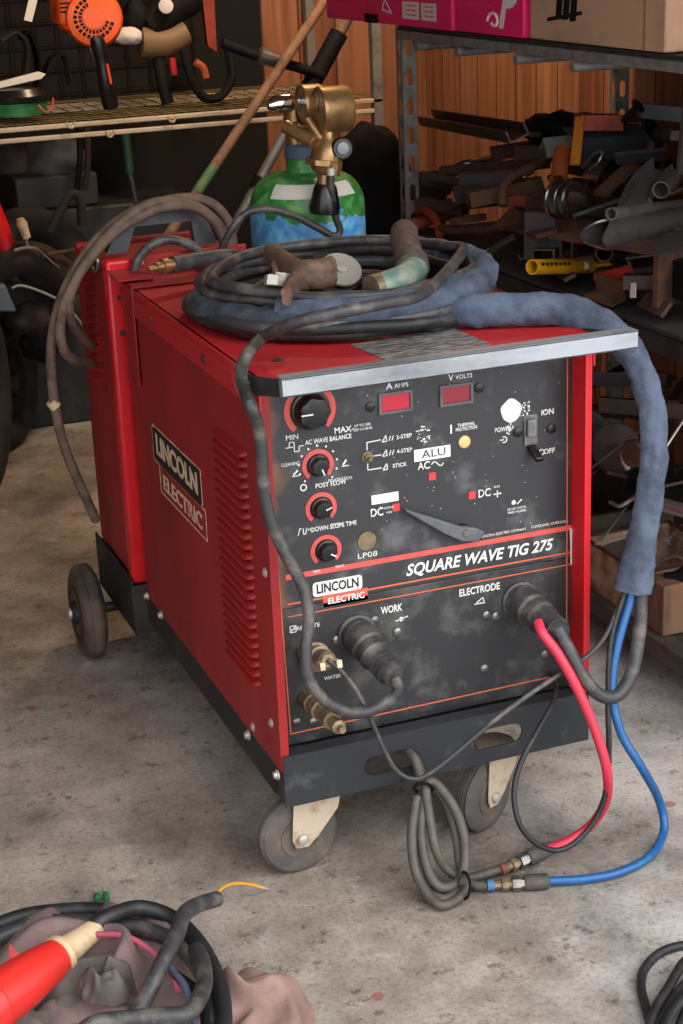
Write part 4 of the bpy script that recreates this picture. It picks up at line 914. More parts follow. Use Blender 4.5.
one('pipe_coupling', 'shiny ridged steel pipe coupling lying among the scrap', 'coupling', b, mat('dark_chrome', '#8f8c88', .22, metal=.95, col2='#4d4a46', amt=.4, scale=30))
one('steel_rod', 'thin plain steel rod slanting beside the shiny ridged coupling', 'rod', MB().cyl(a_(574, 216, .972), a_(632, 196, 1.12), .0055), M['steel'])
one('square_bar', 'rusty red painted square bar lying level behind the shiny coupling', 'bar', MB().sweep(R_(.026, .026), a_(504, 201, 1.02), a_(566, 200, 1.08)), M['red_worn'], .002)
gcl = T('screw_clamp', 'orange red screw clamp hanging over the shelf edge near the post', 'clamp', a_(432, 225, .97))
b = MB(); b.tube([a_(418, 212, .98), a_(424, 210, .97), a_(433, 216, .965), (a_(438, 226, .965)), a_(440, 236, .96)], lambda t: .011, 10); b.cyl(a_(415, 224, .95), a_(428, 222, .985), .017)
b.build('frame', M['redorange'], gcl); MB().cyl(a_(426, 222, .98), a_(455, 212, 1.06), .012).build('screw', M['redorange'], gcl)
b = MB(); b.lathe([(0, .012), (.004, .016), (.018, .016), (.02, .012)], a_(414, 224.5, .945), (-.5, -.8, .1), 16); b.build('handle_nut', M['red_worn'], gcl)
b = MB(); b.sweep([(-.05, -.055), (.05, -.055), (.05, .055), (-.05, .055)], a_(545, 237, .99), a_(552, 233, 1.03)); one('steel_block', 'dark square steel plate standing on edge behind the yellow tube', 'plate', b, M['scrap2'], .004)
def boxtube(p0, p1, w, h, t=.004):
    b = MB(); d = (p1-p0).normalized(); u = V((0, 0, 1)); a = u.cross(d).normalized(); v = d.cross(a)
    def rg_(p, w, h): return [b.bm.verts.new(p+a*x+v*y) for x, y in R_(w, h)]
    A, B, Ci, D = rg_(p0, w, h), rg_(p1, w, h), rg_(p0, w-2*t, h-2*t), rg_(p1, w-2*t, h-2*t)
    b.bridge(A, B); b.bridge(D, Ci); b.bridge(Ci, A); b.bridge(B, D); return b
one('box_section', 'short rusty square tube with open end above the yellow tube', 'tube', boxtube(a_(543, 257, .94), a_(572, 247, 1.2), .05, .034), M['scrap3'])
one('box_section', 'dark narrow square tube lying beside the short rusty square tube', 'tube', boxtube(a_(566, 249, .98), a_(592, 240, 1.1), .03, .045), M['scrap'])
one('channel_bar', 'long dark channel bar sticking out of the heap towards the rack post', 'bar', MB().sweep(U_(.05, .03, .004), a_(428, 122, 1.28), a_(520, 139, 1.05), roll=.4), M['scrap'])
one('flat_bar', 'long dark flat bar lying above the channel bar at the heap top', 'bar', MB().sweep(R_(.03, .01), a_(430, 118, 1.32), a_(535, 135, 1.2)), M['scrap3'])
one('angle_iron', 'short pale grey angle iron lying on top of the scrap heap', 'angle iron', MB().sweep(L_(.05, .004), a_(543, 138, 1.08), a_(578, 134, 1.16), roll=-2.2), mat('pale_zinc', '#77736c', .55, metal=.3))
one('angle_iron', 'long dark angle iron lying behind the pale angle iron', 'angle iron', MB().sweep(L_(.055, .005), a_(575, 138, 1.1), a_(650, 136, 1.3), roll=-1.2), M['scrap2'])
one('flat_bar', 'orange yellow painted flat bar standing up in the heap', 'bar', MB().sweep(R_(.022, .012), a_(575, 164, 1.06), a_(580, 118, 1.12)), mat('ochre_paint', '#b56a14', .6, col2='#6b3d12', amt=.3, scale=20), .002)
one('pipe_stub', 'rusty orange pipe stub standing beside the orange yellow bar', 'pipe', MB().pipe(a_(558, 181, 1.03), a_(562, 152, 1.08), .019, .003), M['orange_dull'])
one('box_section', 'red brown painted box tube at the very top of the heap', 'tube', boxtube(a_(577, 122, 1.12), a_(620, 122, 1.22), .045, .034), M['redorange'])
one('bent_pipe', 'grey bent pipe curving up behind the rack post', 'pipe', MB().tube([a_(447, 193, 1.1), a_(449, 178, 1.1), a_(458, 167, 1.12), a_(472, 163, 1.15), a_(500, 158, 1.25)], .012, 12), M['steel'])
one('steel_rod', 'grey rod slanting upward from the bent pipe', 'rod', MB().cyl(a_(452, 186, 1.06), a_(528, 156, 1.22), .008), M['steel'])
one('bent_pipe', 'rusty brown bent pipe leaning over the red square bar', 'pipe', MB().tube([a_(503, 206, 1.0), a_(503, 190, 1.01), a_(510, 178, 1.04), a_(530, 168, 1.1), a_(552, 155, 1.18)], .011, 12), M['scrap3'])
one('steel_plate', 'black flat plate standing against the rack post', 'plate', MB().sweep([(-.003, -.07), (.003, -.07), (.003, .07), (-.003, .07)], a_(411, 200, .965), a_(446, 197, 1.10)), M['scrap'])
one('flat_bar', 'dark flat bar lying level across the front of the heap', 'bar', MB().sweep(R_(.04, .045), a_(462, 182, 1.02), a_(520, 180, 1.12)), M['scrap2'], .002)
one('steel_rod', 'thin rusty rod with pale tip lying near the orange clamp', 'rod', MB().cyl(a_(402, 214, .97), a_(452, 200, 1.1), .006), M['steel'])
one('spanner', 'dark spanner with bright white tip hanging over the shelf edge', 'tool', MB().tube([a_(487, 255, .945), a_(500, 245, .955), a_(516, 236, .98)], .009, 8), M['scrap'])
one('hex_bolt', 'bright bolt end beside the dark spanner', 'bolt', MB().lathe([(0, .010), (.02, .010), (.021, .007), (.03, .007)], a_(486, 256, .94), V((.7, .5, .3)), 8), M['bolt'])
b = MB(); pp = [a_(634, 219, 1.05), a_(640, 200, 1.07), a_(650, 185, 1.1), a_(664, 173, 1.14)]
P = smooth_path(pp, 5)
for p, q in zip(P, P[1:]): b.sweep(U_(.055, .03, .004), p, q+(q-p)*.02, up=(-.8, -.4, .5))
one('curved_channel', 'grey curved steel channel standing behind the polished tube', 'channel', b, M['steel'])
one('flat_bar', 'rusty brown flat bar leaning behind the curved grey channel', 'bar', MB().sweep(R_(.035, .01), a_(600, 195, 1.1), a_(645, 152, 1.25)), M['scrap3'])
one('pipe_stub', 'small grey pipe stub next to the curved grey channel', 'pipe', MB().pipe(a_(661, 190, 1.06), a_(672, 178, 1.12), .018, .003), M['steel'])
b = MB(); q0 = [a_(625, 258, .95), a_(645, 240, 1.05), a_(690, 226, 1.05), a_(690, 249, .95)]; b.prism(q0, (0, 0, -.004)); b.prism([a_(625, 258, .95), a_(631, 268, .96), a_(634, 243, 1.05), a_(630, 240, 1.04)], (.003, 0, 0))
one('sheet_offcut', 'folded grey sheet metal offcut covering the rusty channel box', 'sheet', b, M['grey_sheet'])
one('channel_box', 'rusty brown deep channel standing open on the shelf edge', 'channel', MB().sweep([(0, 0), (.012, 0), (.012, .10), (.30, .10), (.30, .105), (.0, .105)], a_(657, 308, .96), a_(657, 308, .96)+V((.10, .03, 0))), M['rust'])
one('open_box', 'black open box lying inside the rusty deep channel', 'box', MB().box(tuple(a_(695, 306, 1.0)), tuple(a_(695, 306, 1.0)+V((.08, .12, .075)))), M['black'], .003)
one('plastic_grip', 'red plastic handle piece under the steel pipe', 'handle', MB().tube([a_(598, 277, .985), a_(612, 275, .985), a_(628, 272, .99)], lambda t: .012+.003*t, 8), mat('red_plastic', '#b5301c', .5))
one('paper_tag', 'small white tag standing among dark scrap near the shelf edge', 'tag', MB().prism([a_(630, 283, .97), a_(635, 283, .972), a_(635, 298, .972), a_(630, 298, .97)], (.003, 0, 0)), M['paper'])
one('bracket', 'dark folded bracket lying under the red handle piece', 'bracket', MB().sweep(L_(.04, .004), a_(598, 290, .96), a_(626, 300, .98), roll=1.8), M['scrap3'])
one('clevis', 'pale bent clevis showing at the back of the heap', 'clevis', MB().tube([a_(582, 168, 1.12), a_(594, 154, 1.13), a_(602, 152, 1.14), a_(599, 161, 1.13), a_(590, 170, 1.12)], .004, 8), M['steel'])
one('lever_arm', 'black lever with round knob sticking up at the heap top', 'lever', MB().tube([a_(610, 128, 1.2), a_(625, 118, 1.22), a_(639, 105, 1.24)], lambda t: .008+.010*(t > .85), 10), M['black'])
one('motor_casing', 'dark round motor casing on top of the scrap heap', 'motor', MB().lathe([(0, .05), (.02, .075), (.12, .08), (.14, .05)], a_(600, 150, 1.28), V((1, -.2, 0)), 24), M['black'])
one('motor_casing', 'black lumpy casting at the top of the scrap heap', 'casting', MB().blob(a_(555, 128, 1.3), .06, (1.3, 1, .7), 12, .5, 3), M['black'])
one('sheet_offcut', 'grey rounded sheet hanging in shade at the far side of the shelf', 'sheet', MB().sweep([(0, -.07), (.01, -.08), (.012, .08), (0, .07)], a_(682, 140, 1.2), a_(720, 140, 1.3)), M['grey_sheet'])
one('pipe_stub', 'dark open pipe end under the wide steel pipe', 'pipe', MB().pipe(a_(604, 253, .975), a_(622, 247, 1.08), .019, .003), M['scrap'])
one('plate_offcut', 'rusty wedge shaped plate between the flat bars', 'plate', MB().prism([a_(490, 228, 1.0), a_(512, 206, 1.03), a_(520, 214, 1.03), a_(516, 232, 1.0)], (.03, .01, 0)), M['scrap3'])
rng = random.Random(11)
SEGS = []
def segdist(a, b, c, d):
    best = 9
    for i in range(5):
        p = a.lerp(b, i/4)
        q = c+(d-c)*min(1, max(0, (p-c).dot(d-c)/max((d-c).length_squared, 1e-9))); best = min(best, (p-q).length)
        p = c.lerp(d, i/4)
        q = a+(b-a)*min(1, max(0, (p-a).dot(b-a)/max((b-a).length_squared, 1e-9))); best = min(best, (p-q).length)
    return best
def scatter(N, sizes, region, zfun, make, tries=220):
    k = 0; n = 0
    while k < N and n < tries*N:
        n += 1
        L = rng.uniform(*sizes); a = rng.uniform(-.9, .9)+(PI/2 if rng.random() < .65 else 0); e = rng.uniform(-.15, .15); r = rng.uniform(.011, .026)
        d = V((math.cos(a)*math.cos(e), math.sin(a)*math.cos(e), math.sin(e)))*L/2
        x, y = rng.uniform(region[0], region[1]), rng.uniform(region[2], region[3])
        z = zfun(x, y, r, abs(d.z))
        if z is None: continue
        c = V((min(max(x, region[0]+abs(d.x)), 1.5-abs(d.x)), min(max(y, .2+abs(d.y)), 1.62-abs(d.y)), z))
        if any(segdist(c-d, c+d, p, q) < (r+s)*.95 for p, q, s in SEGS): continue
        SEGS.append((c-d, c+d, r)); make(k, c, d, r); k += 1
def z_mid(x, y, r, dz):
    top = .05+.28*((max(x, .98)-.97)/.45)**.7*(1-.35*abs(y-.95)/.6)
    return .752+r*1.5+dz+top*rng.random()
def piece(c, d, r, mm, label, grp):
    kind = rng.choice(('angle', 'tube', 'flat', 'channel', 'box')); b = MB(); ro = rng.uniform(-3, 3)
    if kind == 'angle': b.sweep([(x-r*.6, y-r*.6) for x, y in L_(r*1.8, .005)], c-d, c+d, roll=ro); nm = 'angle_iron'
    elif kind == 'tube': b.pipe(c-d, c+d, r*.95, .004, 14); nm = 'steel_tube'
    elif kind == 'flat': b.sweep(R_(r*2, .009), c-d, c+d, roll=ro); nm = 'flat_bar'
    elif kind == 'channel': b.sweep([(x, y-r*.5) for x, y in U_(r*1.7, r*1.1, .004)], c-d, c+d, roll=ro); nm = 'channel_bar'
    else: b = boxtube(c-d, c+d, r*1.5, r*1.4); nm = 'box_section'
    one(nm, label, 'scrap metal', b, mm, 0, grp)
scatter(105, (.08, .30), (.965, 1.45, .4, 1.6), z_mid, lambda k, c, d, r: piece(c, d, r, M[rng.choice(('scrap', 'scrap', 'scrap2', 'scrap3', 'rust'))], 'dark rusty steel offcut buried in the scrap heap on the middle shelf', 'scrap steel offcuts in the middle shelf heap'))

# ------------------------------------------------------------------ low shelf
zl = .1135
wb_ = T('wooden_crate', 'low dirty wooden crate on the bottom shelf behind the red side panel', 'crate', (1.09, 1.0, zl))
b = MB()
for lo, hi in (((.965, .78, zl), (.98, 1.2, zl+.13)), ((1.2, .78, zl), (1.215, 1.2, zl+.13)), ((.98, .78, zl), (1.2, .795, zl+.13)), ((.98, 1.185, zl), (1.2, 1.2, zl+.13)), ((.98, .795, zl), (1.2, 1.185, zl+.012))): b.box(lo, hi)
b.build('side', M['bin'], wb_, bev=.002)
MB().box((.958, .77, zl+.118), (.978, 1.21, zl+.136)).build('rim', M['wood'], wb_, bev=.002)
rb_ = T('steel_box', 'rusty cream painted steel box on the bottom shelf edge', 'box', (1.06, .6, zl))
b = MB()
for lo, hi in (((.955, .50, zl), (.959, .735, zl+.105)), ((1.17, .50, zl), (1.174, .735, zl+.105)), ((.959, .50, zl), (1.17, .504, zl+.105)), ((.959, .731, zl), (1.17, .735, zl+.105)), ((.959, .504, zl), (1.17, .731, zl+.004))): b.box(lo, hi)
b.build('body', M['rust_white'], rb_)
b = MB(); b.tube([(.957, .50, zl+.106), (.957, .735, zl+.106), (1.172, .735, zl+.106), (1.172, .50, zl+.106)], .005, 8, closed=True, k=1); b.build('rolled_rim', M['rust'], rb_)
tag(MB().box((.955, .40, zl), (1.15, .47, zl+.11)).build('wooden_block', M['wood'], bev=.003), 'brown wooden block standing next to the rusty cream box', 'block')
def disc(label, c, r, w, ax, m, name='pulley'):
    t = T(name, label, 'wheel', c)
    MB().lathe([(0, r*.3), (0, r*.85), (.004, r), (w*.3, r), (w*.5, r*.9), (w*.7, r), (w-.004, r), (w, r*.85), (w, r*.3)], c, ax, 32).build('rim', m, t)
    MB().lathe([(-.008, .01), (-.008, r*.28), (w+.006, r*.28), (w+.006, .01)], c, ax, 20).build('hub', M['scrap'], t)
disc('grey round pulley disc standing at the back of the bottom shelf', a_(618, 448, 1.1), .058, .02, V((-1, -.7, .1)), M['grey_sheet'])
disc('small grey disc with a hole beside the red side panel', a_(592, 424, 1.12), .032, .015, V((-1, -.9, .1)), M['grey_sheet'])
disc('dark wheel half hidden behind the denim sleeve', a_(637, 452, 1.0), .03, .02, V((-1, -.5, 0)), M['scrap'])
one('metal_flap', 'white painted metal flap between the two grey discs', 'flap', MB().blob(a_(627, 456, 1.0), .024, (.5, .7, 1.2), 10, .3, 5), M['paper'])
one('steel_rod', 'thin grey rod slanting across the grey discs', 'rod', MB().cyl(a_(586, 472, .98), a_(640, 431, 1.05), .003), M['steel'])
one('steel_rod', 'thin bright rod slanting beyond the denim sleeve', 'rod', MB().cyl(a_(664, 450, .98), a_(690, 410, 1.05), .0035), M['steel_bright'])
one('steel_rod', 'thin bright rod lying level beyond the denim sleeve', 'rod', MB().cyl(a_(640, 492, .96), a_(700, 478, 1.0), .003), M['steel_bright'])
one('steel_rod', 'thin rusty rod rising from the wooden crate', 'rod', MB().cyl(a_(598, 545, .965), a_(640, 488, 1.1), .003), M['steel'])
one('welding_rod', 'pale thin welding rod lying across the wooden crate rim', 'rod', MB().cyl(a_(596, 544, .955), a_(628, 536, .96), .0028), M['paper'])
one('steel_tube', 'short bright steel tube lying behind the denim sleeve', 'tube', MB().pipe(a_(660, 504, .97), a_(695, 514, .985), .014, .003), M['steel_bright'])
one('spanner', 'thin bright spanner on the bottom shelf beside the red panel', 'tool', MB().tube([a_(610, 502, .97), a_(620, 506, .97), a_(632, 499, .99), a_(645, 494, 1.0)], .004, 8), M['steel_bright'])
one('cover_sheet', 'grey flat lid leaning on the wooden crate', 'lid', MB().prism([a_(596, 540, 1.0), a_(630, 523, 1.1), a_(632, 545, 1.08), a_(622, 566, 1.0)], (.0, .0, -.005)), M['bin'])
one('bottle', 'black bottle lying on the contents of the rusty cream box', 'bottle', MB().lathe([(0, .012), (.02, .013), (.04, .026), (.12, .027), (.13, .02)], a_(664, 578, .985), V((.6, -.4, .05)), 18), M['black'])
def z_low(x, y, r, dz): return None if (x < 1.22 and y < 1.24) and rng.random() < .8 and y > .45 else zl+.004+r*1.5+dz+(.02+.5*max(0, x-1.1))*rng.random()
SEGS.clear()
def z_low2(x, y, r, dz): return zl+.17+dz+r+.16*rng.random()*min(1, (x-.96)*3)
scatter(34, (.08, .26), (1.0, 1.42, .35, 1.3), z_low2, lambda k, c, d, r: piece(c, d, r, M[rng.choice(('scrap', 'scrap2', 'scrap3', 'black'))], 'dark scrap piece lying in the heap on the bottom shelf', 'scrap pieces on the bottom shelf'))
for k in range(9):
    p = a_(rng.uniform(655, 690), rng.uniform(520, 585), 1.0); q = p+V((rng.uniform(-.05, .08), rng.uniform(-.12, .1), rng.uniform(-.04, .05)))
    one('wire_end', 'thin bright wire end sticking out of the rusty cream box', 'wire', MB().tube([p, p.lerp(q, .5)+V((0, 0, .02)), q], .0022, 6), M['steel'], 0, 'wire ends in the rusty cream box')
# ------------------------------------------------------------------ rack along the back wall
wr_ = T('wire_rack', 'wire mesh shelf with pale front rail along the dark back wall', 'shelving', (.4, 2.9, 0))
BY = 2.65
MB().box((-1.0, BY, .974), (1.3, BY+.02, .988)).build('front_rail', M['rail'], wr_, bev=.003)
MB().box((-1.0, BY+.002, .943), (1.3, BY+.018, .957)).build('lower_rail', M['rail'], wr_, bev=.003)
MB().box((-1.0, 3.24, .96), (1.3, 3.26, .985)).build('rear_rail', M['rail'], wr_)
b = MB()
for i in range(46): x = -.98+i*.05; b.box((x, BY, .988), (x+.0025, 3.26, .991))
for i in range(13): y = BY+.02+i*.05; b.box((-1.0, y, .992), (1.3, y+.0025, .994))
b.build('wire_deck', M['mesh'], wr_, smooth=False)
for x in (-.98, 1.27):
    MB().box((x, BY+.0, 0), (x+.03, BY+.03, 1.9)).build('post', M['rack'], wr_); MB().box((x, 3.24, 0), (x+.03, 3.27, 1.9)).build('post', M['rack'], wr_)
for u, v in ((71, 124), (110, 133), (172, 118)):
    p = at(u, v, 'y', BY-.012); MB().tube([p+V((-.012, 0, .006)), p+V((-.008, 0, -.006)), p+V((0, -.004, -.011)), p+V((.008, 0, -.006)), p+V((.012, 0, .006))], .0035, 8).build('hook', M['rail'], wr_)
gr_ = MB()
for i in range(16): gr_.cyl((-.25+i*.075, 3.262, 1.0), (-.25+i*.075, 3.262, 1.75), .0022, n=6)
for i in range(10): gr_.cyl((-.25, 3.266, 1.02+i*.075), (.9, 3.266, 1.02+i*.075), .0022, n=6)
gr_.build('back_grid', M['black'], wr_)
zs = .996
def b_(u, v, y): return at(u, v, 'y', y)
# orange engine tool
og = T('leaf_blower', 'orange engine blower with round vented cover standing on the wire shelf', 'blower', b_(100, 105, 2.85))
c = b_(94, 18, 2.72)
fd = V((-.25, -.95, .1)).normalized()
hb_ = MB(); hb_.lathe([(-.12, .07), (-.10, .082), (-.02, .084), (.0, .078), (.006, .06)], c, fd, 36)
ho = hb_.build('fan_housing', M['orange'], og)
hb_ = MB(); p = b_(66, 8, 2.76); hb_.box((p.x-.022, p.y, p.z-.05), (p.x+.09, p.y+.13, p.z+.11)); hb_.prism([b_(64, 28, 2.75), b_(90, 44, 2.75), b_(108, 30, 2.75), b_(80, 10, 2.75)], (0, .12, 0)); hb_.build('shroud', M['orange'], og, bev=.012, seg=3)
b = MB(); sx_ = fd.cross(V((0, 0, 1))).normalized(); sz_ = sx_.cross(fd)
for k in range(16):
    a = math.radians(-160+k*15)
    for r0, r1 in ((.036, .045), (.05, .06)):
        da = .085; P = [c+fd*.0062*(1 if r1 < .05 else .95)+(sx_*math.cos(a+s*da)+sz_*math.sin(a+s*da))*r for s, r in ((-1, r0), (1, r0), (1, r1), (-1, r1))]
        b.prism(P, fd*.002)
b.build('vent_slots', M['black'], ho, smooth=False)
b = MB(); b.lathe([(.0055, .034), (.009, .032), (.010, .02)], c, fd, 24); b.build('starter_cover', M['orange'], ho)
b = MB(); q = b_(63, 4, 2.755)
for k in range(6): b.box((q.x-.01, q.y-.002, q.z-.025+k*.012), (q.x+.025, q.y, q.z-.02+k*.012))
b.build('vent_slots', M['black'], og, smooth=False)
MB().tube([b_(96, 36, 2.72), b_(101, 55, 2.72), b_(105, 80, 2.72), b_(111, 107, 2.74)], lambda t: .022+.003*math.sin(t*9), 12).build('handle', M['knob'], og)
MB().tube([b_(107, 64, 2.695), b_(111, 84, 2.70)], .004, 8).build('trigger_stripe', M['orange'], og)
MB().tube([b_(90, 44, 2.74), b_(96, 60, 2.74), b_(104, 76, 2.75)], .006, 8).build('throttle_cable', M['alu_grey'], og)
MB().blob(b_(128, 36, 2.84), .045, (1.1, .8, .6), 12, .2, 8).build('fuel_tank', M['paper'], og)
MB().blob(b_(135, 18, 2.86), .05, (.8, .8, 1.1), 12, .2, 2).build('air_filter', M['black'], og)
et = T('engine_tool', 'tan and black engine tool with white round cap on the wire shelf', 'power tool', b_(165, 90, 2.85))
MB().tube([b_(140, 42, 2.85), b_(165, 42, 2.85), b_(186, 32, 2.85)], lambda t: .05-.012*t, 12).build('body', M['skin_tan'], et)
MB().tube([b_(150, 25, 2.87), b_(168, 10, 2.86), b_(190, -4, 2.88)], .055, 12).build('motor', M['black'], et)
MB().lathe([(0, .022), (.004, .022), (.006, .018)], b_(166, 6, 2.79), V((-.3, -1, .1)), 20).build('cap', M['paper'], et)
MB().tube([b_(158, 55, 2.85), b_(162, 80, 2.83), b_(168, 104, 2.82)], .02, 10).build('handle', M['black'], et)
MB().tube([b_(172, 58, 2.82), b_(174, 75, 2.82)], .011, 10).build('switch', mat('dark_red_plastic', '#a31d1a', .5), et)
sr = T('guard_plate', 'dark red upright guard standing behind the tan engine tool', 'guard', b_(210, 60, 3.0))
MB().prism([b_(202, -6, 3.0), b_(214, -6, 3.0), b_(217, 52, 3.0), b_(208, 46, 3.0)], (0, .03, 0)).build('blade', M['redorange'], sr)
tb_ = T('shoulder_strap', 'black looped strap with orange clip hanging over the shelf edge', 'strap', b_(200, 100, 2.75))
MB().tube([b_(183, 50, 2.75), b_(192, 80, 2.74), b_(205, 98, 2.74), b_(222, 95, 2.75), b_(232, 75, 2.76), b_(228, 48, 2.78)], .014, 8).build('strap', M['black'], tb_)
MB().tube([b_(195, 62, 2.73), b_(203, 68, 2.73), b_(206, 78, 2.73)], .012, 8).build('clip', M['orange_dull'], tb_)
gr2 = T('cable_reel', 'round dark topped green reel lying on the wire shelf', 'reel', b_(20, 118, 2.72))
c = b_(18, 114, 2.74)
MB().lathe([(0, .085), (.035, .085), (.037, .08)], c, (0, 0, 1), 36).build('drum', M['green'], gr2)
MB().lathe([(.037, .08), (.04, .095), (.055, .098), (.075, .085), (.082, .04)], c, (0, 0, 1), 36).build('cover', M['knob'], gr2)
MB().tube([b_(38, 105, 2.65), b_(46, 112, 2.645), b_(52, 108, 2.65), b_(53, 98, 2.66)], .003, 8).build('lead', mat('red_wire', '#b8402a', .6), gr2)
tag(MB().prism([b_(-6, 84, 2.7), b_(40, 72, 2.7), b_(46, 74, 2.7), b_(42, 79, 2.7), b_(-6, 90, 2.7)], (0, .03, .0)).build('knife', M['paper'], bev=.002), 'white handled flat tool lying on the green reel', 'tool')
for i, (L, lab) in enumerate((([(0, 40), (15, 32), (26, 45), (24, 75)], 'brown webbing strap arched above the green reel'), ([(20, 40), (28, 32), (38, 60), (36, 86)], 'dark webbing strap arched behind the brown strap'), ([(42, 80), (52, 58), (64, 56), (70, 85)], 'dark brown strap loop between the reel and the orange blower'))):
    P = smooth_path([b_(u, v, 2.92+i*.03) for u, v in L], 6); b = MB()
    for p, q in zip(P, P[1:]): b.sweep(R_(.008, .07), p, q+(q-p)*.03, up=(0, 1, 0))
    tag(b.build('webbing_strap', M[('dark_brown', 'black', 'dark_brown')[i]]), lab, 'strap')
tag(MB().prism([b_(30, -6, 2.7), b_(39, -6, 2.7), b_(32, 22, 2.7), b_(24, 20, 2.7)], (0, .002, 0)).build('paper_tag', M['paper'], smooth=False), 'white paper tag hanging above the reel', 'tag')

# dark things under the back shelf
tag(MB().box(tuple(b_(18, 212, 2.95)), tuple(b_(18, 212, 2.95)+V((.26, .2, .10)))).build('storage_box', mat('dark_box', '#2c2b2a', .7), bev=.006), 'grey storage box in the dark under the wire shelf', 'box')
tag(MB().blob(b_(52, 160, 3.05), .10, (1.1, .7, .8), 14, .35, 6).build('plastic_bag', mat('dusty_bag', '#3f3f40', .7), ang=80), 'crumpled grey bag on the grey storage box', 'bag')
tag(MB().box((-.25, 2.93, 0), (.75, 3.2, b_(18, 212, 2.95).z-.002)).build('work_bench', M['tray_dull'], bev=.01), 'low dark bench under the wire shelf', 'bench')
wb2 = T('bow_saw', 'rusty curved saw frame leaning under the wire shelf', 'saw', b_(75, 230, 2.68))
MB().tube([b_(50, 232, 2.68), b_(62, 208, 2.68), b_(72, 194, 2.68), b_(80, 200, 2.68), b_(82, 225, 2.68)], .014, 10).build('frame', M['dark_brown'], wb2)
for u, lab in ((97, 'brown wooden handle hanging under the wire shelf'), (89, 'dark handle hanging beside the brown wooden handle')):
    tag(MB().tube([b_(u-10, 128, 2.9), b_(u-9, 160, 2.9), b_(u-12, 190, 2.9)], .010, 8).build('tool_handle', M['dark_brown' if u == 97 else 'black']), lab, 'tool handle')
gt = T('garden_tool', 'dark green handled tool leaning under the wire shelf', 'tool', b_(137, 200, 2.8))
MB().cyl(b_(125, 132, 2.8), b_(130, 173, 2.8), .014).build('grip', mat('dark_green_grip', '#0d3a22', .6), gt); MB().cyl(b_(130, 173, 2.8), b_(137, 205, 2.8), .008).build('shaft', M['scrap2'], gt)
tag(MB().lathe([(0, .03), (.01, .045), (.10, .05), (.11, .04)], b_(12, 175, 2.8), (0, 0, 1), 20).build('rusty_tin', M['dark_brown']), 'rusty tin hanging at the end of the pale rail', 'tin')
tag(MB().blob(b_(370, 205, 2.3), .17, (.8, .7, 1.35), 16, .3, 4).build('refuse_sack', M['black'], ang=80), 'black refuse sack slumped behind the gas cylinder', 'sack')
tag(MB().lathe([(0, .16), (.02, .17), (.49, .19), (.51, .20), (.53, .19)], (.93, 2.42, 0), (0, 0, 1), 28).build('oil_drum', M['black']), 'black drum standing in the dark under the refuse sack', 'drum')
# leaning poles
sh = T('shovel_handle', 'brown wooden handle with green paint band leaning against the back rack', 'handle', b_(195, 196, 2.25))
p0, p1 = b_(150, 263, 2.15), b_(335, -15, 2.55)
q = p0.lerp(p1, .24); q2 = p0.lerp(p1, .33)
MB().cyl(p0+(p0-p1)*.25, q, .014, .0145).build('lower_shaft', M['wood'], sh); MB().cyl(q, q2, .015).build('painted_band', mat('chipped_green', '#3d6b40', .7, col2='#7a6a50', amt=.4, scale=30), sh); MB().cyl(q2, p1, .0145).build('shaft', M['wood'], sh)
tr = T('string_trimmer', 'grey tube trimmer with black grip and clamp leaning behind the gas cylinder', 'trimmer', b_(228, 240, 1.75))
p0, p1 = at(104, 468, 'z', .012), b_(350, 13, 2.55); d = p1-p0
MB().cyl(p0, p0.lerp(p1, .82), .0155).build('shaft', M['alu_grey'], tr); MB().cyl(p0.lerp(p1, .612), p0.lerp(p1, .636), .021).build('collar', M['black'], tr)
MB().cyl(p0.lerp(p1, .79), p0.lerp(p1, .955), .028).build('grip', M['black'], tr); MB().cyl(p0.lerp(p1, .94), p1, .018).build('end_tube', M['wood'], tr)
ar = MB().tube([b_(222, 43, 2.5), b_(245, 52, 2.5), b_(270, 60, 2.5), b_(300, 68, 2.5), b_(322, 76, 2.51)], .015, 10).build('side_handle', M['black'], tr)
MB().lathe([(-.035, .018), (-.03, .024), (.03, .024), (.035, .018)], b_(269, 58, 2.495), V((1, 0, -.35)), 12).build('clamp', M['steel'], tr)

# ------------------------------------------------------------------ small motorbike by the wall
mb_ = T('motorbike', 'dusty small motorbike with black tyres and red fairing in the dark corner', 'motorbike', b_(10, 438, 2.7))
c = V((.06, 2.78, .205))
wh = MB().torus(c, (.85, -.5, .0), .165, .042, 48, 12).build('wheel', M['tyre_black'], mb_)
MB().lathe([(-.02, .125), (-.02, .132), (0, .12), (.02, .132), (.02, .125), (.02, .118), (-.02, .118), (-.02, .125)], c, (.85, -.5, 0), 40, caps=False).build('rim', M['dark_brown'], wh)
b = MB()
for k in range(10): a = 2*PI*k/10; e = V((.5, .85, 0)).normalized(); b.cyl(c, c+(e*math.cos(a)+V((0, 0, 1))*math.sin(a))*.12, .003, n=6)
b.cyl(c-V((.03, -.02, 0)), c+V((.03, -.02, 0)), .022); b.build('spokes', M['scrap'], wh)
c2 = V((.10, 2.62, .56))
w2 = MB().torus(V((.2, 2.8, .54)), (.35, -.8, .45), .15, .055, 44, 12).build('wheel', M['tyre_black'], mb_)
MB().tube([b_(-12, 205, 2.6), b_(4, 240, 2.6), b_(12, 272, 2.6)], lambda t: .035-.014*t, 10).build('fairing', M['red_bright'], mb_)
MB().prism([b_(-8, 288, 2.55), b_(5, 284, 2.55), b_(17, 312, 2.55), b_(-8, 312, 2.55)], (0, .04, 0)).build('side_cover', mat('blue_grey_plastic', '#5a6470', .4), mb_, bev=.006)
MB().tube([b_(14, 250, 2.55), b_(28, 247, 2.55), b_(40, 250, 2.55), b_(52, 261, 2.55), b_(60, 267, 2.55)], .006, 8).build('lever', M['chrome'], mb_)
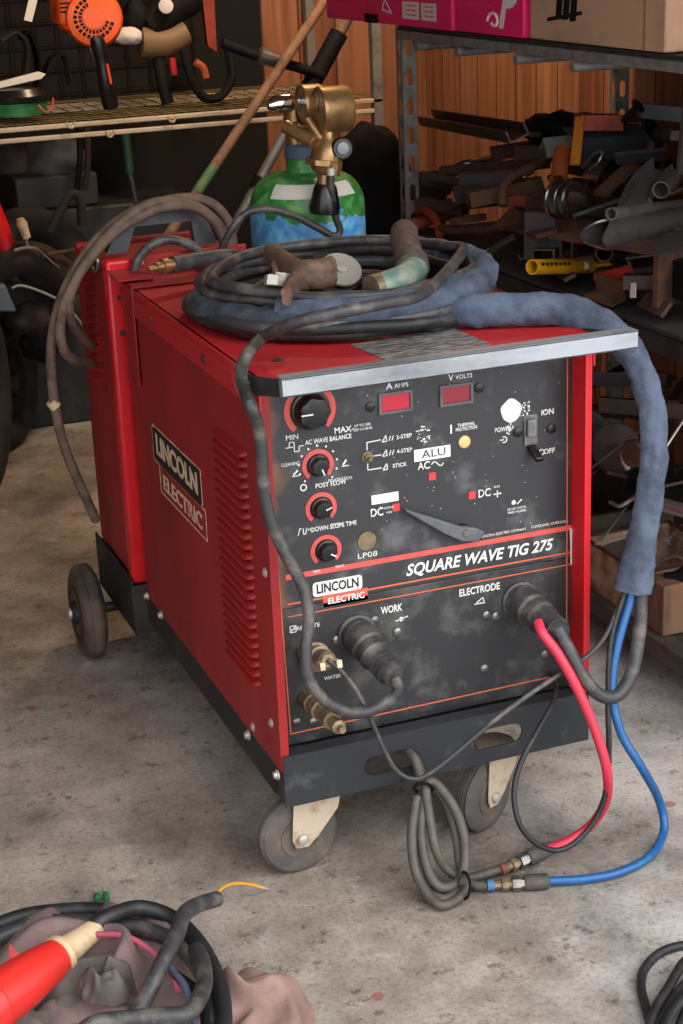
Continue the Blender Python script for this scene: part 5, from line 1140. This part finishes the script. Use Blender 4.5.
MB().tube([b_(42, 258, 2.56), b_(50, 254, 2.56), b_(75, 250, 2.58)], .006, 8).build('brake_rod', M['rust'], mb_)
MB().tube([b_(12, 288, 2.55), b_(24, 286, 2.55), b_(55, 298, 2.55), b_(72, 312, 2.55), b_(82, 325, 2.56)], .004, 8).build('brake_cable', M['silver_cable'], mb_)
MB().lathe([(0, .012), (.02, .013), (.045, .016), (.06, .01)], b_(27, 238, 2.56), V((-.25, 0, 1)), 14).build('indicator', M['cream'], mb_); MB().cyl(b_(27, 247, 2.56), b_(27, 237, 2.56), .004).build('indicator_stem', M['steel'], mb_)
MB().tube([b_(0, 265, 2.62), b_(20, 258, 2.6), b_(45, 262, 2.62), b_(75, 285, 2.65)], lambda t: .05, 12).build('mudguard', M['dark_brown'], mb_)
MB().blob(b_(32, 318, 2.66), .07, (1, .8, .8), 14, .4, 2).build('engine', M['dark_brown'], mb_, ang=80)
MB().blob(b_(40, 342, 2.7), .06, (1, .8, .9), 14, .4, 9).build('gearbox', M['black'], mb_, ang=80)
tag(MB().torus(V((-.12, 2.3, .30)), (.9, -.4, 0), .26, .05, 48, 12).build('spare_tyre', M['tyre_black']), 'upright black tyre at the very edge beside the motorbike', 'tyre')

# ------------------------------------------------------------------ mains plug, cables and rags on the floor, front
def f_(u, v, z): return at(u, v, 'z', z)
def heap(c, rx, ry, h, seed, n=56, z0=0, edge=.28):
    b = MB(); g = []
    for i in range(n+1):
        row = []
        for j in range(n+1):
            X_, Y_ = -1+2*i/n, -1+2*j/n
            r = math.hypot(X_, Y_); k = max(abs(X_), abs(Y_), 1e-6); s = k/max(r, 1e-6) if r else 1
            x, y = X_*s, Y_*s; rr = math.hypot(x, y)
            an = noise.noise(V((x*1.2+seed, y*1.2, seed)))*edge
            w1 = noise.noise(V((x*1.3+seed, y*1.3, 1.7))); w2 = noise.noise(V((x*1.1, y*1.1+seed, 5.1)))
            f1 = math.sin(5.5*(x*.8+y*.55)+4.5*w1+seed); f2 = math.sin(9*(x*.3-y*.9)+5*w2+seed*2)
            fold = .5+.5*f1; fold = fold*fold*.75+.22*(.5+.5*f2)
            env = max(0, 1-rr**3)
            z = z0+.004+h*(.35*env+env**.6*fold*.8)
            row.append(b.bm.verts.new((c[0]+x*rx*(1+an), c[1]+y*ry*(1+an), z)))
        g.append(row)
    for i in range(n):
        for j in range(n): b.bm.faces.new((g[i][j], g[i+1][j], g[i+1][j+1], g[i][j+1]))
    return b
rg1 = heap(f_(92, 985, .02), .16, .17, .11, 2.3).build('rag', M['cloth'], ang=180); md = rg1.modifiers.new('t', 'SOLIDIFY'); md.thickness = .003
tag(rg1, 'crumpled mauve grey rag lying under the black cable loops', 'rag')
rg3 = heap(f_(70, 1012, .03), .14, .10, .10, 5.9).build('rag', M['cloth_grey'], ang=180)
tag(rg3, 'dark grey rag bunched beneath the red plug', 'rag')
rg2 = heap(f_(252, 1010, .01), .085, .085, .07, 8.4, edge=.2).build('rag', M['cloth_pink'], ang=180)
tag(rg2, 'dusty pink rag lying outside the black cable loops', 'rag')
def fc(L, r, name, label, m='rubber_dusty', cat='cable', grp=None):
    o = MB().tube([f_(*p) for p in L], r, 12).build(name, M[m]); return tag(o, label, cat, grp)
pl = T('mains_plug', 'red industrial mains plug with cream cable gland on the rags', 'plug', f_(40, 975, .07))
p0, p1 = f_(-40, 1028, .10), f_(63, 953, .10); d = (p1-p0).normalized(); Lp = (p1-p0).length
MB().lathe([(0, .036), (.03, .042), (.06, .0425), (.063, .040), (Lp-.09, .0385), (Lp-.04, .033), (Lp-.012, .0285), (Lp-.010, .030), (Lp-.002, .030), (Lp, .026)], p0, d, 40).build('shell', M['redplug'], pl)
MB().lathe([(0, .027), (.003, .027), (.004, .0225), (.02, .021), (.066, .0175), (.072, .0165), (.0725, .011)], p1, d, 20).build('cable_gland', M['cream'], pl)
MB().lathe([(Lp-.013, .0305), (Lp-.003, .0305)], p0, d, 40).build('collar', M['cream'], pl)
MB().prism([f_(10, 950, .12), f_(22, 964, .12), f_(10, 968, .12)], (0, 0, .012)).build('locating_lug', M['salmon'], pl)
MB().tube([p1+d*.06, f_(96, 924, .108), f_(112, 915, .11), f_(140, 908, .10), (f_(172, 918, .085)), f_(198, 942, .08), f_(217, 978, .075), f_(224, 1015, .07), f_(220, 1060, .065)], .0125, 12).build('cable', M['rubber'], pl)
fc([(-25, 934, .03), (20, 917, .03), (60, 911, .03), (100, 910, .03), (135, 916, .03), (168, 930, .03)], .0125, 'power_cable', 'outermost black cable running along the back edge of the rag', 'rubber')
fc([(-25, 950, .075), (20, 929, .075), (60, 922, .075), (110, 924, .075), (150, 931, .07), (182, 947, .065), (205, 980, .06), (212, 1015, .055), (208, 1060, .05)], .0125, 'power_cable', 'dusty black cable forming the inner loop over the mauve rag')
le = T('cut_cable', 'thick black cable end with bare yellow wire standing above the loops', 'cable', f_(180, 930, .1))
MB().tube([f_(120, 1030, .075), f_(142, 1004, .09), f_(160, 968, .115), (f_(176, 936, .125)), f_(182, 918, .125), f_(190, 909, .115), f_(203, 903, .10), f_(217, 899, .085)], .0125, 12).build('sheath', M['rubber_dusty'], le)
MB().tube([f_(215, 899, .085), f_(220, 890, .08), f_(232, 884, .06), f_(248, 884, .035), f_(264, 888, .012)], .0024, 8).build('yellow_wire', M['yellow_wire'], le)
MB().cyl(f_(262, 887.6, .013), f_(268, 889, .006), .0015, n=6).build('bare_copper', M['bolt'], le)
fc([(60, 1060, .12), (90, 1026, .125), (130, 1019, .125), (165, 1016, .125), (190, 1012, .12), (204, 985, .105), (202, 962, .10), (196, 950, .09)], .0125, 'power_cable', 'dusty black cable crossing in front of the dark grey rag')
fc([(38, 924, .1), (60, 928, .105), (95, 934, .105), (125, 936, .11), (150, 950, .10), (168, 968, .09), (178, 990, .08)], .0045, 'pink_cord', 'pink trim cord lying over the mauve rag', 'piping', 'cord')
fc([(170, 968, .10), (184, 984, .09), (190, 1000, .085), (196, 1030, .08)], .005, 'blue_cord', 'short blue cord showing inside the cable loops', 'denim', 'cord')
fc([(176, 975, .09), (196, 990, .085), (204, 1008, .08), (206, 1040, .075)], .007, 'patterned_cord', 'black cord with white flecks inside the cable loops', 'black', 'cord')
tag(heap(f_(106, 983, .09), .045, .04, .045, 3.7, 30, .075).build('crumpled_rag', M['cable_grey'], ang=180), 'small crumpled grey scrap lying on the mauve rag', 'scrap')
for u, hh, lab in ((98, .018, 'green wire ferrule behind the cable loops, the shorter one'), (107, .022, 'green wire ferrule behind the cable loops, the longer one')):
    t = T('wire_ferrule', lab, 'ferrule', f_(u, 901, 0))
    p = f_(u, 900, .010); e = f_(u-4, 886, .012)
    MB().lathe([(0, .004), (.002, .0055), (.014, .0055), (hh, .003)], p, e-p, 10).build('collar', M['green'], t); MB().cyl(p+(e-p).normalized()*.012, p+(e-p).normalized()*(hh+.016), .0022, n=8).build('tip', M['bolt'], t)
bk = T('black_cable_coil', 'coil of thin black cable lying on the concrete at the frame edge', 'cable', f_(665, 990, 0))
for L in ([(700, 945, .008), (680, 946, .008), (660, 953, .008), (645, 968, .008), (641, 985, .008), (645, 1005, .008), (655, 1040, .008)],
          [(700, 952, .02), (684, 962, .02), (670, 985, .02), (655, 1010, .02), (645, 1040, .02)],
          [(702, 966, .012), (690, 978, .012), (672, 1000, .012), (652, 1034, .012)], [(705, 975, .026), (690, 990, .026), (670, 1015, .026), (660, 1040, .026)], [(705, 990, .012), (690, 1003, .012), (678, 1030, .012)]):
    MB().tube([f_(*p) for p in L], .0072, 10).build('loop', M['rubber'], bk)
# ------------------------------------------------------------------ light
sc = bpy.context.scene
w = bpy.data.worlds.new('sky'); sc.world = w; w.use_nodes = True
bg = w.node_tree.nodes['Background']; bg.inputs['Color'].default_value = (.93, .97, 1.0, 1); bg.inputs['Strength'].default_value = 2.6
def area(name, loc, to, sx, sy, e, col):
    l = bpy.data.lights.new(name, 'AREA'); l.shape = 'RECTANGLE'; l.size = sx; l.size_y = sy; l.energy = e; l.color = col
    o = bpy.data.objects.new(name, l); C.objects.link(o); o.location = loc
    o.rotation_euler = (V(to)-V(loc)).to_track_quat('-Z', 'Y').to_euler(); return o
area('warm_fill_area', (1.05, 1.9, 2.4), (1.2, 2.8, .9), .3, .3, 34, (1, .74, .48))  # added unseen light that warms the boards at the right back
l = bpy.data.lights.new('warm_fill_spot', 'SPOT'); l.energy = 24; l.color = (1, .70, .42); l.spot_size = math.radians(25); l.spot_blend = .6; l.shadow_soft_size = .04  # added unseen spot, stands in for sun patches on the back shelf
o = bpy.data.objects.new('warm_fill_spot', l); C.objects.link(o); o.location = (-.55, 1.5, 1.75); o.rotation_euler = (V((.38, 2.8, 1.1))-o.location).to_track_quat('-Z', 'Y').to_euler()
l = bpy.data.lights.new('hazy_sun', 'SUN'); l.energy = 2.0; l.angle = math.radians(55); l.color = (1, .98, .965)
o = bpy.data.objects.new('hazy_sun', l); C.objects.link(o); o.location = (2, -4, 4); o.rotation_euler = V((-.55, 1, -.85)).to_track_quat('-Z', 'Y').to_euler()
sc.view_settings.view_transform = 'Standard'; sc.view_settings.look = 'None'; sc.view_settings.gamma = 1; sc.view_settings.use_curve_mapping = False
sc.view_settings.exposure = 0
